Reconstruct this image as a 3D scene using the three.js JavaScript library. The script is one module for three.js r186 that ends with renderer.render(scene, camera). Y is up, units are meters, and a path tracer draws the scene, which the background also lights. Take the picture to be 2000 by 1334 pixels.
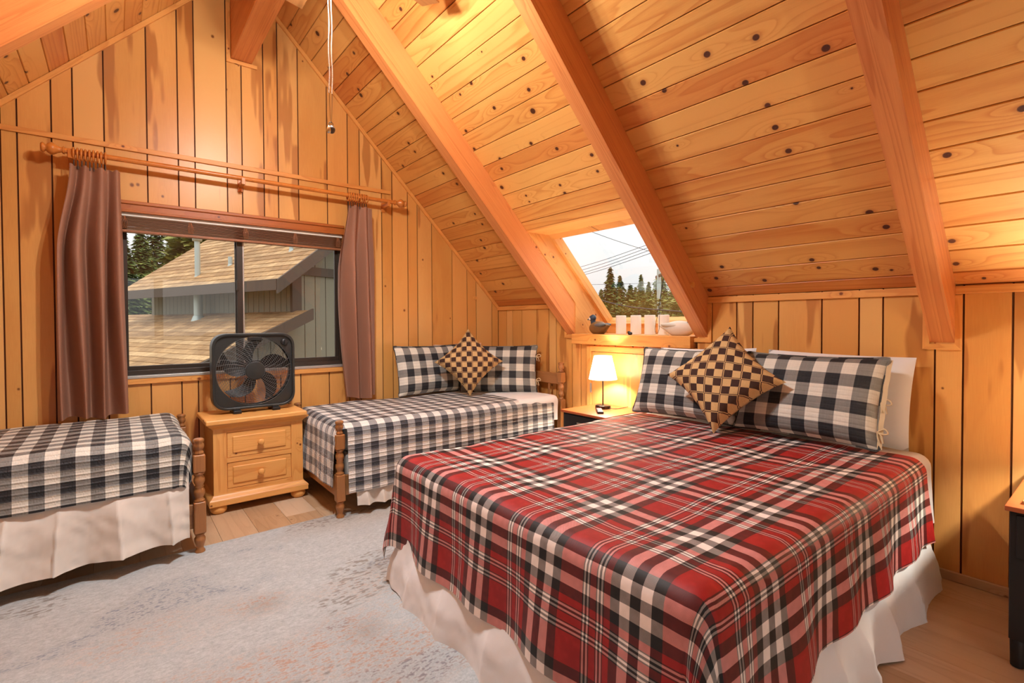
import * as THREE from 'three';
import { RoundedBoxGeometry } from 'three/addons/geometries/RoundedBoxGeometry.js';
import { mergeGeometries, mergeVertices } from 'three/addons/utils/BufferGeometryUtils.js';

// ---------- camera, sky, exposure ----------
const scene = new THREE.Scene();
const renderer = new THREE.WebGLRenderer();
renderer.toneMapping = THREE.LinearToneMapping;
renderer.toneMappingExposure = 1.28;
renderer.shadowMap.enabled = true;
const DEG = Math.PI / 180;
const camera = new THREE.PerspectiveCamera(2 * Math.atan(667 / 971) / DEG, 2000 / 1334, 0.05, 400);
camera.setViewOffset(2000, 1334, 0, 20, 2000, 1334);
camera.position.set(0, 1.25, 0);
camera.rotation.set(-1.0 * DEG, -38.5 * DEG, -0.25 * DEG, 'YXZ');
scene.add(camera);

const SKY = 2.05, CEILING_LIGHT = 14.0, TABLE_LAMP = 2.5;
const LAMP_COLOR = new THREE.Color().setRGB(1, 0.91, 0.78), CEILING_COLOR = new THREE.Color().setRGB(0.98, 0.985, 1);

// seeded noise
const mulberry = (a) => () => { a |= 0; a = a + 0x6D2B79F5 | 0; let t = Math.imul(a ^ a >>> 15, 1 | a); t = t + Math.imul(t ^ t >>> 7, 61 | t) ^ t; return ((t ^ t >>> 14) >>> 0) / 4294967296; };
const rnd = mulberry(7);
const rr = (a, b) => a + (b - a) * rnd();
const hash = (x, y) => { let h = Math.imul(x, 374761393) + Math.imul(y, 668265263) | 0; h = Math.imul(h ^ h >>> 13, 1274126177); return ((h ^ h >>> 16) >>> 0) / 4294967296; };
const mod = (a, n) => ((a % n) + n) % n;
function vn(x, y, px = 65536, py = 65536) {   // value noise, periodic
  const ix = Math.floor(x), iy = Math.floor(y), fx = x - ix, fy = y - iy, sx = fx * fx * (3 - 2 * fx), sy = fy * fy * (3 - 2 * fy);
  const x0 = mod(ix, px), x1 = mod(ix + 1, px), y0 = mod(iy, py), y1 = mod(iy + 1, py);
  const a = hash(x0, y0), b = hash(x1, y0), c = hash(x0, y1), d = hash(x1, y1);
  return a + (b - a) * sx + (c - a) * sy + (a - b - c + d) * sx * sy;
}
const fbm = (x, y, o = 4, px = 65536, py = 65536) => { let s = 0, a = 0.5, k = 1; for (let i = 0; i < o; i++) { s += a * vn(x * k, y * k, px * k, py * k); a *= 0.5; k *= 2; } return s / (1 - Math.pow(0.5, o)); };
const clamp = THREE.MathUtils.clamp, lerp = THREE.MathUtils.lerp, smooth = THREE.MathUtils.smoothstep;
const mix3 = (a, b, t) => [lerp(a[0], b[0], t), lerp(a[1], b[1], t), lerp(a[2], b[2], t)];

{ // overcast sky after the CIE formula: the zenith is three times as bright as the horizon
  const W = 512, H = 256, d = new Float32Array(W * H * 4);
  for (let y = 0; y < H; y++) for (let x = 0; x < W; x++) {
    const el = ((y + 0.5) / H - 0.5) * Math.PI, up = Math.max(0, Math.sin(el));
    const cloud = 0.94 + 0.12 * fbm(x / W * 24, y / H * 22, 4, 24, 65536);
    const L = SKY * (1 + 2 * up) / 3 * cloud, i = (y * W + x) * 4;
    d[i] = L * 0.985; d[i + 1] = L * 1.0; d[i + 2] = L * 0.985; d[i + 3] = 1;
  }
  const t = new THREE.DataTexture(d, W, H, THREE.RGBAFormat, THREE.FloatType);
  t.mapping = THREE.EquirectangularReflectionMapping; t.magFilter = THREE.LinearFilter; t.needsUpdate = true;
  scene.background = t;
}

// ---------- helpers ----------
const used = new Map(), things = [];
const uniq = (n) => { const k = used.get(n) ?? 0; used.set(n, k + 1); return k ? n + '_' + String(k).padStart(3, '0') : n; };
function thing(name, label, category, group) {
  const g = new THREE.Group(); g.name = uniq(name); g.userData = { label, category }; if (group) g.userData.group = group;
  scene.add(g); things.push(g); return g;
}
function struct(name, label) { const g = new THREE.Group(); g.name = uniq(name); g.userData = { kind: 'structure', label, category: name.split('_')[0] }; scene.add(g); return g; }
function part(parent, name, geo, mat, label) {
  const m = new THREE.Mesh(geo, mat); m.name = name; m.castShadow = m.receiveShadow = true; if (label) m.userData.label = label; parent.add(m); return m;
}
const nonIdx = (g) => { const q = g.index ? g.toNonIndexed() : g; for (const k of Object.keys(q.attributes)) if (!['position', 'normal', 'uv'].includes(k)) q.deleteAttribute(k); if (!q.attributes.normal) q.computeVertexNormals(); if (!q.attributes.uv) q.setAttribute('uv', new THREE.BufferAttribute(new Float32Array(q.attributes.position.count * 2), 2)); q.morphAttributes = {}; return q; };
const merge = (list) => list.length === 1 ? list[0] : mergeGeometries(list.map(nonIdx));
const at = (g, x, y, z, rx = 0, ry = 0, rz = 0) => { if (rz) g.rotateZ(rz); if (rx) g.rotateX(rx); if (ry) g.rotateY(ry); return g.translate(x, y, z); };
// uv in metres, u along the grain
function boxUV(g, grain = 'x', ou = 0, ov = 0) {
  g = nonIdx(g); const p = g.attributes.position, n = g.attributes.normal, uv = g.attributes.uv, A = 'xyz'.indexOf(grain);
  for (let i = 0; i < p.count; i += 3) {
    let nx = 0, ny = 0, nz = 0; for (let k = 0; k < 3; k++) { nx += Math.abs(n.getX(i + k)); ny += Math.abs(n.getY(i + k)); nz += Math.abs(n.getZ(i + k)); }
    const dom = nx > ny && nx > nz ? 0 : ny > nz ? 1 : 2, rest = [0, 1, 2].filter((k) => k !== dom);
    const U = dom === A ? rest[0] : A, V = rest.find((k) => k !== U);
    for (let k = 0; k < 3; k++) uv.setXY(i + k, p.getComponent(i + k, U) + ou, p.getComponent(i + k, V) + ov + dom * 0.11);
  }
  return g;
}
let boxSeed = 0;
const wbox = (w, h, d, grain = 'x', ch = 0.003) => { boxSeed += 0.377; return boxUV(new RoundedBoxGeometry(w, h, d, 1, Math.min(ch, w / 2.1, h / 2.1, d / 2.1)), grain, boxSeed % 2, (boxSeed * 0.31) % 1); };
const bx = (x0, x1, y0, y1, z0, z1, grain = 'x', ch = 0.003) => wbox(x1 - x0, y1 - y0, z1 - z0, grain, ch).translate((x0 + x1) / 2, (y0 + y1) / 2, (z0 + z1) / 2);
// prism of a convex polygon pts [[a,b]...], map(a,b,t) -> [x,y,z]; uvf(a,b,t,cap) -> [u,v]
function prism(pts, map, t0, t1, uvf) {
  const P = [], UV = [], n = pts.length, tri = (l) => l.forEach(([a, b, t, c]) => { P.push(...map(a, b, t)); UV.push(...uvf(a, b, t, c)); });
  for (let i = 0; i < n; i++) { const [a, b] = pts[i], [c, d] = pts[(i + 1) % n]; tri([[a, b, t0, 0], [c, d, t0, 0], [c, d, t1, 0], [a, b, t0, 0], [c, d, t1, 0], [a, b, t1, 0]]); }
  for (let i = 1; i < n - 1; i++) { tri([[...pts[0], t0, 1], [...pts[i + 1], t0, 1], [...pts[i], t0, 1]]); tri([[...pts[0], t1, 1], [...pts[i], t1, 1], [...pts[i + 1], t1, 1]]); }
  let vol = 0; for (let i = 0; i < P.length; i += 9) vol += P[i] * (P[i + 4] * P[i + 8] - P[i + 5] * P[i + 7]) - P[i + 1] * (P[i + 3] * P[i + 8] - P[i + 5] * P[i + 6]) + P[i + 2] * (P[i + 3] * P[i + 7] - P[i + 4] * P[i + 6]);
  if (vol < 0) for (let i = 0; i < P.length; i += 9) { for (let k = 0; k < 3; k++) { const q = P[i + 3 + k]; P[i + 3 + k] = P[i + 6 + k]; P[i + 6 + k] = q; } const j = i / 9 * 6; for (let k = 0; k < 2; k++) { const q = UV[j + 2 + k]; UV[j + 2 + k] = UV[j + 4 + k]; UV[j + 4 + k] = q; } }
  const g = new THREE.BufferGeometry(); g.setAttribute('position', new THREE.Float32BufferAttribute(P, 3)); g.setAttribute('uv', new THREE.Float32BufferAttribute(UV, 2)); g.computeVertexNormals(); return g;
}
// grid surface
function grid(nu, nv, f, closed = false) {
  const P = [], UV = [], I = [];
  for (let j = 0; j <= nv; j++) for (let i = 0; i <= nu; i++) { const r = f(i / nu, j / nv); P.push(r[0], r[1], r[2]); UV.push(r[3] ?? i / nu, r[4] ?? j / nv); }
  for (let j = 0; j < nv; j++) for (let i = 0; i < nu; i++) { const a = j * (nu + 1) + i, b = a + 1, c = a + nu + 1, d = c + 1; I.push(a, b, d, a, d, c); }
  const g = new THREE.BufferGeometry(); g.setAttribute('position', new THREE.Float32BufferAttribute(P, 3)); g.setAttribute('uv', new THREE.Float32BufferAttribute(UV, 2)); g.setIndex(I); g.computeVertexNormals(); return g;
}
const tube = (pts, r, seg = 24, rad = 8, closed = false) => new THREE.TubeGeometry(new THREE.CatmullRomCurve3(pts.map((p) => new THREE.Vector3(...p)), closed, 'catmullrom', 0.5), seg, r, rad, closed);
const rod = (a, b, r, rad = 8) => { const A = new THREE.Vector3(...a), B = new THREE.Vector3(...b), L = A.distanceTo(B), g = new THREE.CylinderGeometry(r, r, L, rad); g.applyQuaternion(new THREE.Quaternion().setFromUnitVectors(new THREE.Vector3(0, 1, 0), B.clone().sub(A).normalize())); return g.translate((A.x + B.x) / 2, (A.y + B.y) / 2, (A.z + B.z) / 2); };
const lathe = (prof, seg = 20) => { const g = new THREE.LatheGeometry(prof.map(([r, y]) => new THREE.Vector2(r, y)), seg), p = g.attributes.position, uv = g.attributes.uv; for (let i = 0; i < p.count; i++) uv.setXY(i, p.getY(i), uv.getX(i) * 0.15); return g; };

// ---------- textures ----------
function tex(w, h, fn, srgb = true) {
  const d = new Uint8Array(w * h * 4);
  for (let y = 0; y < h; y++) for (let x = 0; x < w; x++) { const c = fn(x, y), i = (y * w + x) * 4; d[i] = clamp(c[0], 0, 255); d[i + 1] = clamp(c[1], 0, 255); d[i + 2] = clamp(c[2], 0, 255); d[i + 3] = 255; }
  const t = new THREE.DataTexture(d, w, h); t.magFilter = THREE.LinearFilter; t.wrapS = t.wrapT = THREE.RepeatWrapping; if (srgb) t.colorSpace = THREE.SRGBColorSpace; t.needsUpdate = true; return t;
}
const sized = (t, u, v) => { t.repeat.set(1 / u, 1 / v); return t; };
// plain sawn wood, grain along u; Lu x Lv metres
function wood(w, h, Lu, Lv, o) {
  const kn = []; const R = mulberry(o.seed);
  for (let i = 0; i < (o.knots ?? 0); i++) kn.push([R() * Lu, R() * Lv, (o.kr ?? 0.008) * (0.6 + R())]);
  const nv = Math.round(Lv * (o.vfreq ?? 12)), nu = Math.max(1, Math.round(Lu * (o.ufreq ?? 0.8)));
  const fl = Math.round(Lv * 700), fu = Math.round(Lu * 22), bl = Math.max(1, Math.round(Lv * (o.blotch ?? 5))), bu = Math.max(1, Math.round(Lu * 1.2));
  return sized(tex(w, h, (i, j) => {
    const u = i / w, v = j / h, x = u * Lu, y = v * Lv;
    let f = (vn(u * nu, v * nv, nu, nv) + 0.35 * vn(u * nu * 3, v * nv * 2, nu * 3, nv * 2)) * (o.rings ?? 5), kd = 0, kc = 0;
    for (const [kx, ky, kr] of kn) {
      let dx = Math.abs(x - kx); dx = Math.min(dx, Lu - dx); let dy = Math.abs(y - ky); dy = Math.min(dy, Lv - dy);
      if (dx > 0.25 || dy > 0.08) continue;
      f += 2.2 * Math.exp(-((dx / (kr * 7)) ** 2 + (dy / (kr * 2.6)) ** 2));
      const q = Math.hypot(dx / 1.15, dy) / kr; if (q < 1.6) { kd = Math.max(kd, 1 - smooth(q, 0.75, 1.0)); kc = Math.max(kc, 0.5 * (1 - smooth(q, 0.9, 1.6))); }
    }
    const t = f - Math.floor(f), late = Math.pow(t, 3) * (1 - smooth(t, 0.93, 1)) * (o.late ?? 0.8);
    const fib = vn(u * fu, v * fl, fu, fl) - 0.5, bt = fbm(u * bu, v * bl, 3, bu, bl);
    let c = mix3(o.a, o.b, clamp(late + (bt - 0.5) * (o.bamp ?? 0.9) + fib * 0.22, 0, 1));
    if (o.streak) { const su = Math.max(1, Math.round(bu * 1.3)), s = smooth(fbm(u * su, v * bl * 3, 3, su, bl * 3), o.streak, o.streak + 0.09); c = mix3(c, o.heart, s * 0.55); }
    c = mix3(c, o.knotc ?? [92, 44, 20], Math.max(kc * 0.6, kd * 0.95));
    return c;
  }), Lu, Lv);
}
// ceiling: one row of the texture for each board, knots where the boards have them
const SW = 0.1312, S0 = 0.08, NB = 27, ZA = -4.2, ZB = 1.5;
const KNOTS = [[1.862, -2.2], [1.703, -2.284], [1.584, -2.343, 1.5], [1.408, -2.503], [1.312, -2.327], [1.197, -2.102], [1.462, -1.583, 1.2], [1.458, -1.234, 1.2], [1.438, -1.019, 1.1], [1.384, -1.495], [1.273, -1.121, 1.1], [1.086, -1.554, 0.5], [1.139, -1.064], [1.287, -0.79, 1.2], [1.026, -1.064, 1.1], [0.893, -1.043, 1.1], [0.7, -0.489, 1.1], [0.825, -0.266, 1.1], [0.603, -1.09], [0.481, -0.797, 1.2], [0.386, -0.748, 1.1], [0.231, -1.11], [0.173, -1.09, 0.8], [0.135, -0.837], [0.264, -0.525], [0.131, -0.526, 0.9], [0.035, -0.44, 0.6], [2.481, -2.874], [2.077, -2.981, 0.7], [2.024, -3.059, 0.8], [1.909, -2.687], [1.89, -2.838, 0.7], [1.711, -2.625], [1.671, -3.002], [1.535, -3.037], [1.396, -2.854], [2.958, -4.071], [2.777, -3.837, 1.5], [2.574, -4.006], [2.515, -3.59], [2.454, -3.836, 1.2], [2.286, -3.862, 1.4], [2.327, -3.841], [2.023, -3.581, 1.1], [1.802, -3.711], [1.721, -3.71, 0.9], [1.671, -4.001], [1.325, -2.897], [1.194, -3.017, 1.3], [1.47, -3.556], [1.347, -3.482, 1.1], [1.054, -3.522, 0.8], [1.029, -3.895], [0.945, -3.522, 0.9], [0.799, -3.689], [0.715, -3.716, 1.2], [0.599, -3.958, 1.3], [0.442, -4.051], [0.288, -3.827, 1.2], [0.199, -4.036, 1.2], [1.073, -2.831, 0.7], [1.02, -2.837, 0.6], [1.072, -2.471, 0.8], [1.006, -2.471], [1.085, -2.124, 0.8], [0.155, -1.692], [0.11, -1.401], [0.242, -1.621], [0.058, -1.776, 1.2]];
const rowKnots = Array.from({ length: NB }, () => []);
for (const [s, z, k] of KNOTS) { const r = Math.floor((s - S0) / SW) + 1; if (r >= 0 && r < NB) rowKnots[r].push([z - ZA, s - (S0 + (r - 1) * SW), 0.0125 * (k ?? 1)]); }
{ const R = mulberry(33); rowKnots.forEach((k, r) => { for (let i = 0; i < 3; i++) k.push([4.05 + R() * 1.6, 0.02 + R() * 0.09, 0.009 + R() * 0.006]); if (R() < 0.4) k.push([1.5 + R() * 2.3, 0.02 + R() * 0.09, 0.004 + R() * 0.004]); }); }
const CW = 2048, RH = 72, rowTone = Array.from({ length: NB }, (_, r) => hash(r, 91)), rowRed = Array.from({ length: NB }, (_, r) => hash(r, 17)), rowFreq = Array.from({ length: NB }, (_, r) => 2 + 5 * hash(r, 5));
const T_ceiling = tex(CW, RH * NB, (i, j) => {
  const r = Math.floor(j / RH), y = (j - r * RH) / RH * SW, x = i / CW * (ZB - ZA);
  let f = (vn(x * 0.55 + r * 31, y * 9 + r * 7) + 0.3 * vn(x * 1.7 + r * 13, y * 25 + r * 3)) * rowFreq[r] + y * 12, kd = 0, kh = 0;
  for (const [kx, ky, kr] of rowKnots[r]) {
    const dx = x - kx, dy = y - ky; if (Math.abs(dx) > 0.3) continue;
    f += 2.6 * Math.exp(-((dx / (kr * 8)) ** 2 + (dy / (kr * 2.4)) ** 2));
    const q = Math.hypot(dx / 1.12, dy) / kr; if (q < 2.2) { kd = Math.max(kd, 1 - smooth(q, 0.8, 1.05)); kh = Math.max(kh, 1 - smooth(q, 1, 2.2)); }
  }
  const t = f - Math.floor(f), late = Math.pow(t, 3.2) * (1 - smooth(t, 0.92, 1));
  const fib = vn(x * 26, y * 900 + r * 57) - 0.5, bt = fbm(x * 0.9 + r * 19, y * 14, 3) - 0.5;
  let c = mix3([234, 178, 100], [200, 122, 54], clamp(late * 0.62 + bt * 0.5 + fib * 0.2 + (rowTone[r] - 0.4) * 0.75, 0, 1));
  if (rowRed[r] > 0.72) c = [c[0] * 0.96, c[1] * 0.88, c[2] * 0.84];
  c = mix3(c, [176, 104, 48], kh * 0.3);
  return mix3(c, mix3([66, 30, 20], [92, 48, 26], vn(x * 400, y * 400)), kd * 0.97);
});
T_ceiling.wrapT = THREE.ClampToEdgeWrapping; T_ceiling.wrapT = THREE.RepeatWrapping;
const T_panel = wood(1024, 1024, 3.0, 2.4, { seed: 3, a: [231, 178, 106], b: [206, 142, 75], knots: 10, kr: 0.007, rings: 2.2, vfreq: 7, ufreq: 0.7, late: 0.16, blotch: 4, bamp: 1.1, streak: 0.66, heart: [160, 96, 44], knotc: [128, 76, 34] });
const T_pine = wood(1024, 512, 2.0, 0.8, { seed: 5, a: [238, 196, 134], b: [208, 146, 82], knots: 14, kr: 0.007, rings: 5, vfreq: 14, late: 0.55, knotc: [120, 66, 30] });
const T_fir = wood(1024, 512, 2.4, 0.6, { seed: 9, a: [224, 148, 86], b: [190, 104, 52], knots: 3, kr: 0.012, rings: 9, vfreq: 22, ufreq: 0.5, late: 0.7, bamp: 0.7, knotc: [120, 52, 22] });
const T_floor = wood(1024, 512, 2.2, 0.8, { seed: 12, a: [214, 190, 162], b: [184, 154, 124], knots: 5, kr: 0.006, rings: 4, vfreq: 12, late: 0.5, knotc: [150, 118, 90] });
const T_brown = wood(512, 256, 1.2, 0.4, { seed: 15, a: [166, 112, 64], b: [122, 76, 40], knots: 2, kr: 0.005, rings: 5, vfreq: 16, late: 0.5 });

// woven gingham: tile of two checks each way
const CHK = 0.108;
function gingham(cream, dark) {
  return sized(tex(512, 512, (i, j) => {
    const a = (i * 2 / 512) % 1 < 0.5, b = (j * 2 / 512) % 1 < 0.5, n = (hash(i, j) - 0.5) * 14 + (hash(i >> 1, 3) - 0.5) * 10 + (hash(5, j >> 1) - 0.5) * 10;
    const mid = ((i + j) & 3) < 2 ? 0.36 : 0.6;
    const c = a && b ? dark : a || b ? mix3(cream, dark, mid) : cream;
    return [c[0] + n, c[1] + n, c[2] + n];
  }), CHK * 2, CHK * 2);
}
const T_gingham = gingham([222, 220, 208], [32, 35, 40]);
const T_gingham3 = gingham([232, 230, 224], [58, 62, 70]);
const T_gingham2 = T_gingham.clone(); T_gingham2.repeat.set(1 / 0.264, 1 / 0.264); T_gingham2.needsUpdate = true;
const T_quiltbump = sized(tex(256, 256, (i, j) => { // quilting stitch rows and puckers
  const v = j / 256 * 4, s = Math.abs(v - Math.round(v)), pk = vn(i / 256 * 22, j / 256 * 16, 22, 16);
  const h = 255 * (smooth(s, 0, 0.3) * 0.7 + 0.3 * pk); return [h, h, h];
}, false), CHK, CHK);
// tartan: threads of red, black and white
const RED = [156, 17, 16], BLK = [15, 12, 13], WHT = [244, 232, 224];
const THIN = [[BLK, 0.004], [WHT, 0.0065], [BLK, 0.007], [WHT, 0.0065], [BLK, 0.004]];
const SETT = [[RED, 0.088], ...THIN, [RED, 0.022], ...THIN, [RED, 0.022], [BLK, 0.031], [WHT, 0.034], [BLK, 0.032], [WHT, 0.034], [BLK, 0.033]];
const SETTLEN = SETT.reduce((s, q) => s + q[1], 0);
const T_tartan = (() => {
  const N = 1024, th = []; for (let i = 0; i < N; i++) { let x = i / N * SETTLEN, k = 0; while (k < SETT.length - 1 && x >= SETT[k][1]) { x -= SETT[k][1]; k++; } th.push(SETT[k][0]); }
  return sized(tex(N, N, (i, j) => { const up = ((i + j) % 8) < 4, c = mix3(th[i], th[j], up ? 0.3 : 0.7), n = (hash(i, j) - 0.5) * 18 + (vn(i / 40, j / 40, 26, 26) - 0.5) * 16; return [c[0] + n, c[1] + n * 0.8, c[2] + n * 0.8]; }), SETTLEN, SETTLEN);
})();
// cushion: brown and tan squares on the bias, ruled by lines that change colour from square to square
const T_cushion = (() => {
  const N = 512, S = 0.049, TAN = [206, 172, 118], BR = [58, 32, 22];
  return sized(tex(N, N, (i, j) => {
    const x = (i / N - 0.5) * 0.5, y = (j / N - 0.5) * 0.5, X = (x + y) * Math.SQRT1_2 / S + 20.5, Y = (y - x) * Math.SQRT1_2 / S + 20.5;
    const a = Math.floor(X), b = Math.floor(Y), odd = (a + b) & 1, n = (hash(i >> 1, j) - 0.5) * 22;
    const lx = Math.abs(X / 2 - Math.round(X / 2)) * 2, ly = Math.abs(Y / 2 - Math.round(Y / 2)) * 2, line = lx < 0.085 || ly < 0.085;
    const c = odd !== (line ? 1 : 0) ? BR : TAN; return [c[0] + n, c[1] + n, c[2] + n];
  }), 0.5, 0.5);
})();
T_cushion.offset.set(0.46, 0.45);
const T_rug = (() => {
  const N = 1024;
  return tex(N, N, (i, j) => {
    const u = i / N * 3.2, v = j / N * 4.2; // metres
    const worn = vn(u * 60, v * 170) * 0.6 + vn(u * 140, v * 320) * 0.4, big = fbm(u * 1.5 + 3, v * 2.4 + 8, 4), rust = fbm(u * 1.2 + 40, v * 1.9 + 2, 4), blue = fbm(u * 2.2 + 70, v * 5 + 12, 4), grey = fbm(u * 1.1 + 11, v * 1.4 + 33, 3);
    let c = mix3([160, 167, 170], [194, 201, 203], worn);
    c = mix3(c, [164, 152, 140], smooth(grey, 0.5, 0.7) * 0.45);
    c = mix3(c, [172, 112, 80], smooth(rust, 0.54, 0.72) * smooth(worn, 0.5, 0.75) * 0.5);
    c = mix3(c, [112, 124, 140], smooth(blue, 0.58, 0.72) * smooth(worn, 0.5, 0.75) * 0.7);
    c = mix3(c, [120, 112, 104], smooth(big, 0.5, 0.62) * smooth(vn(u * 45 + 9, v * 130), 0.56, 0.8) * 0.6);
    const n = (hash(i, j) - 0.5) * 16; return [c[0] + n, c[1] + n, c[2] + n];
  });
})();
const T_shingle = sized(tex(512, 512, (i, j) => {
  const row = Math.floor(j / 512 * 8), x = i / 512 * 8 + (hash(row, 3)) * 8, k = Math.floor(x), e = Math.min(x - k, 1 - (x - k)), tone = hash(mod(k, 8), row) * 30 + fbm(i / 64, j / 64, 3, 8, 8) * 40 + (hash(i, j) - 0.5) * 30;
  const q = (e < 0.04 ? 0.82 : 1); return [(150 + tone) * q, (116 + tone * 0.92) * q, (80 + tone * 0.75) * q];
}), 1.6, 1.6);
const T_cloth = sized(tex(128, 128, (i, j) => { const h = 128 + 60 * Math.sin(i / 128 * Math.PI * 2 * 16) * Math.sin(j / 128 * Math.PI * 2 * 16) + (hash(i, j) - 0.5) * 60; return [h, h, h]; }, false), 0.05, 0.05);
const T_foliage = sized(tex(128, 128, (i, j) => { const n = fbm(i / 10, j / 10, 3, 13, 13); return mix3([92, 108, 60], [176, 178, 116], n); }), 1, 1);

// ---------- materials ----------
const std = (o) => new THREE.MeshStandardMaterial(o), phys = (o) => new THREE.MeshPhysicalMaterial(o), rgb = (r, g, b) => new THREE.Color().setRGB(r, g, b);
const tints = (map, list, o = {}) => list.map((c) => std({ map, color: new THREE.Color(c), roughness: 0.42, ...o }));
const M = {
  ceil: tints(T_ceiling, ['#ffffff'], { roughness: 0.4 })[0],
  panel: tints(T_panel, ['#fdf3e6', '#f6e6d2', '#ffffff', '#f3ead8'], { roughness: 0.36 }),
  groove: std({ color: '#5a2f14', roughness: 0.9 }),
  fir: std({ map: T_fir, roughness: 0.42 }), firPale: std({ map: T_pine, color: '#f6d9b4', roughness: 0.45 }),
  trim: std({ map: T_pine, color: '#fbdcb0', roughness: 0.45 }), pine: std({ map: T_pine, color: '#ffe6c0', roughness: 0.4 }), brown: std({ map: T_brown, roughness: 0.35 }),
  rodwood: std({ map: T_pine, color: '#e2ac74', roughness: 0.3 }),
  floor: ['#ffffff', '#f2eadf', '#e9ddcd'].map((c) => std({ map: T_floor, color: c, roughness: 0.35 })), basebd: std({ map: T_floor, color: '#f4e6cf', roughness: 0.5 }),
  rug: std({ map: T_rug, roughness: 0.95 }),
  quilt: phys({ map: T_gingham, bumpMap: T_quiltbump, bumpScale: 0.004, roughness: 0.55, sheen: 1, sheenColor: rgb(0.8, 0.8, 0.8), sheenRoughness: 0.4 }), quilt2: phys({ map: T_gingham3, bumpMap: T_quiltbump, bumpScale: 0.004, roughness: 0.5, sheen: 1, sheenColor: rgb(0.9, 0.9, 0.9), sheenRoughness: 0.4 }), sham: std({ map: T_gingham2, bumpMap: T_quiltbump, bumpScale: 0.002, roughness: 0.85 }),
  tartan: phys({ map: T_tartan, roughness: 0.62, sheen: 1, sheenColor: rgb(1, 1, 1), sheenRoughness: 0.26 }),
  cushion: std({ map: T_cushion, roughness: 0.85 }),
  white: std({ color: '#ececec', roughness: 0.85, bumpMap: T_cloth, bumpScale: 0.0004 }), skirt: std({ color: '#e0dbd2', roughness: 0.85, bumpMap: T_cloth, bumpScale: 0.0004 }), cream: std({ color: '#d8c39a', roughness: 0.85 }), peach: std({ color: '#ecd0b8', roughness: 0.85 }),
  curtain: std({ color: '#966a54', roughness: 0.7, side: THREE.DoubleSide }),
  black: std({ color: '#17181a', roughness: 0.45 }), fan: std({ color: '#232727', roughness: 0.42 }), blade: std({ color: '#0c0d0e', roughness: 0.55, side: THREE.DoubleSide }), wire: std({ color: '#74787a', roughness: 0.35, metalness: 0.4 }),
  bronze: std({ color: '#3d342d', roughness: 0.4, metalness: 0.4 }), alu: std({ color: '#c9c6c0', roughness: 0.35, metalness: 0.7 }), chrome: std({ color: '#d8d2c6', roughness: 0.2, metalness: 1 }), bead: std({ color: '#efe4d2', roughness: 0.3, metalness: 0.3 }),
  slat: std({ color: '#96603e', roughness: 0.4 }), paint: std({ color: '#e9e5dc', roughness: 0.4 }), valance: std({ map: T_pine, color: '#bd8450', roughness: 0.4 }),
  glass: phys({ color: '#ffffff', transmission: 1, thickness: 0, roughness: 0, ior: 1.5 }),
  cherry: std({ color: '#a4532a', roughness: 0.35 }), ebony: std({ color: '#0c0c0e', roughness: 0.5 }),
  shade: phys({ color: '#fbf1df', roughness: 1, transmission: 0.55, thickness: 0, side: THREE.DoubleSide }), stem: std({ color: '#2b211b', roughness: 0.35, metalness: 0.6 }),
  bulb: std({ color: '#ffffff', emissive: LAMP_COLOR, emissiveIntensity: 6 }),
  bulbCool: std({ color: '#ffffff', emissive: CEILING_COLOR, emissiveIntensity: 6 }),
  candle: phys({ color: '#f3efe6', roughness: 0.5 }),
  siding: std({ color: '#8d8674', roughness: 0.85 }), fascia: std({ color: '#5b4d42', roughness: 0.8 }), shingle: ['#ffffff', '#f2ece4', '#e8e0d6'].map((c) => std({ map: T_shingle, color: c, roughness: 0.95 })), galv: std({ color: '#b9c2bd', roughness: 0.45, metalness: 0.4 }),
  leaf: std({ map: T_foliage, color: '#dfe6b4', roughness: 0.9, side: THREE.DoubleSide }), leafY: std({ map: T_foliage, color: '#fff0b8', roughness: 0.9, side: THREE.DoubleSide }), leafD: std({ map: T_foliage, color: '#b4c294', roughness: 0.9, side: THREE.DoubleSide }), bark: std({ color: '#5a4636', roughness: 0.95 }), ground: std({ color: '#7a7052', roughness: 1 }), hill: std({ color: '#5f6f74', roughness: 1 }), cable: std({ color: '#3a3c40', roughness: 0.7 }),
};

// ---------- room ----------
const XK = 3.136, YK = 1.418, ZW = -4.173, RX = 0.753, ML = 1.035, TH = Math.atan(ML), CT = Math.cos(TH), ST = Math.sin(TH), RY = YK + ML * (XK - RX), XL = 2 * RX - XK, ZF = 1.5;
const roofY = (x) => Math.min(YK + ML * (XK - x), YK + ML * (x - XL));
const right = (s, n, z) => [XK - CT * s - ST * n, YK + ST * s - CT * n, z];   // s up the slope, n into the room
const left = (s, n, z) => [XL + CT * s + ST * n, YK + ST * s - CT * n, z];
const SLOPE = (XK - RX) / CT, SKY0 = -3.05, SKY1 = -1.905, SKS = 0.77;

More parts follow.
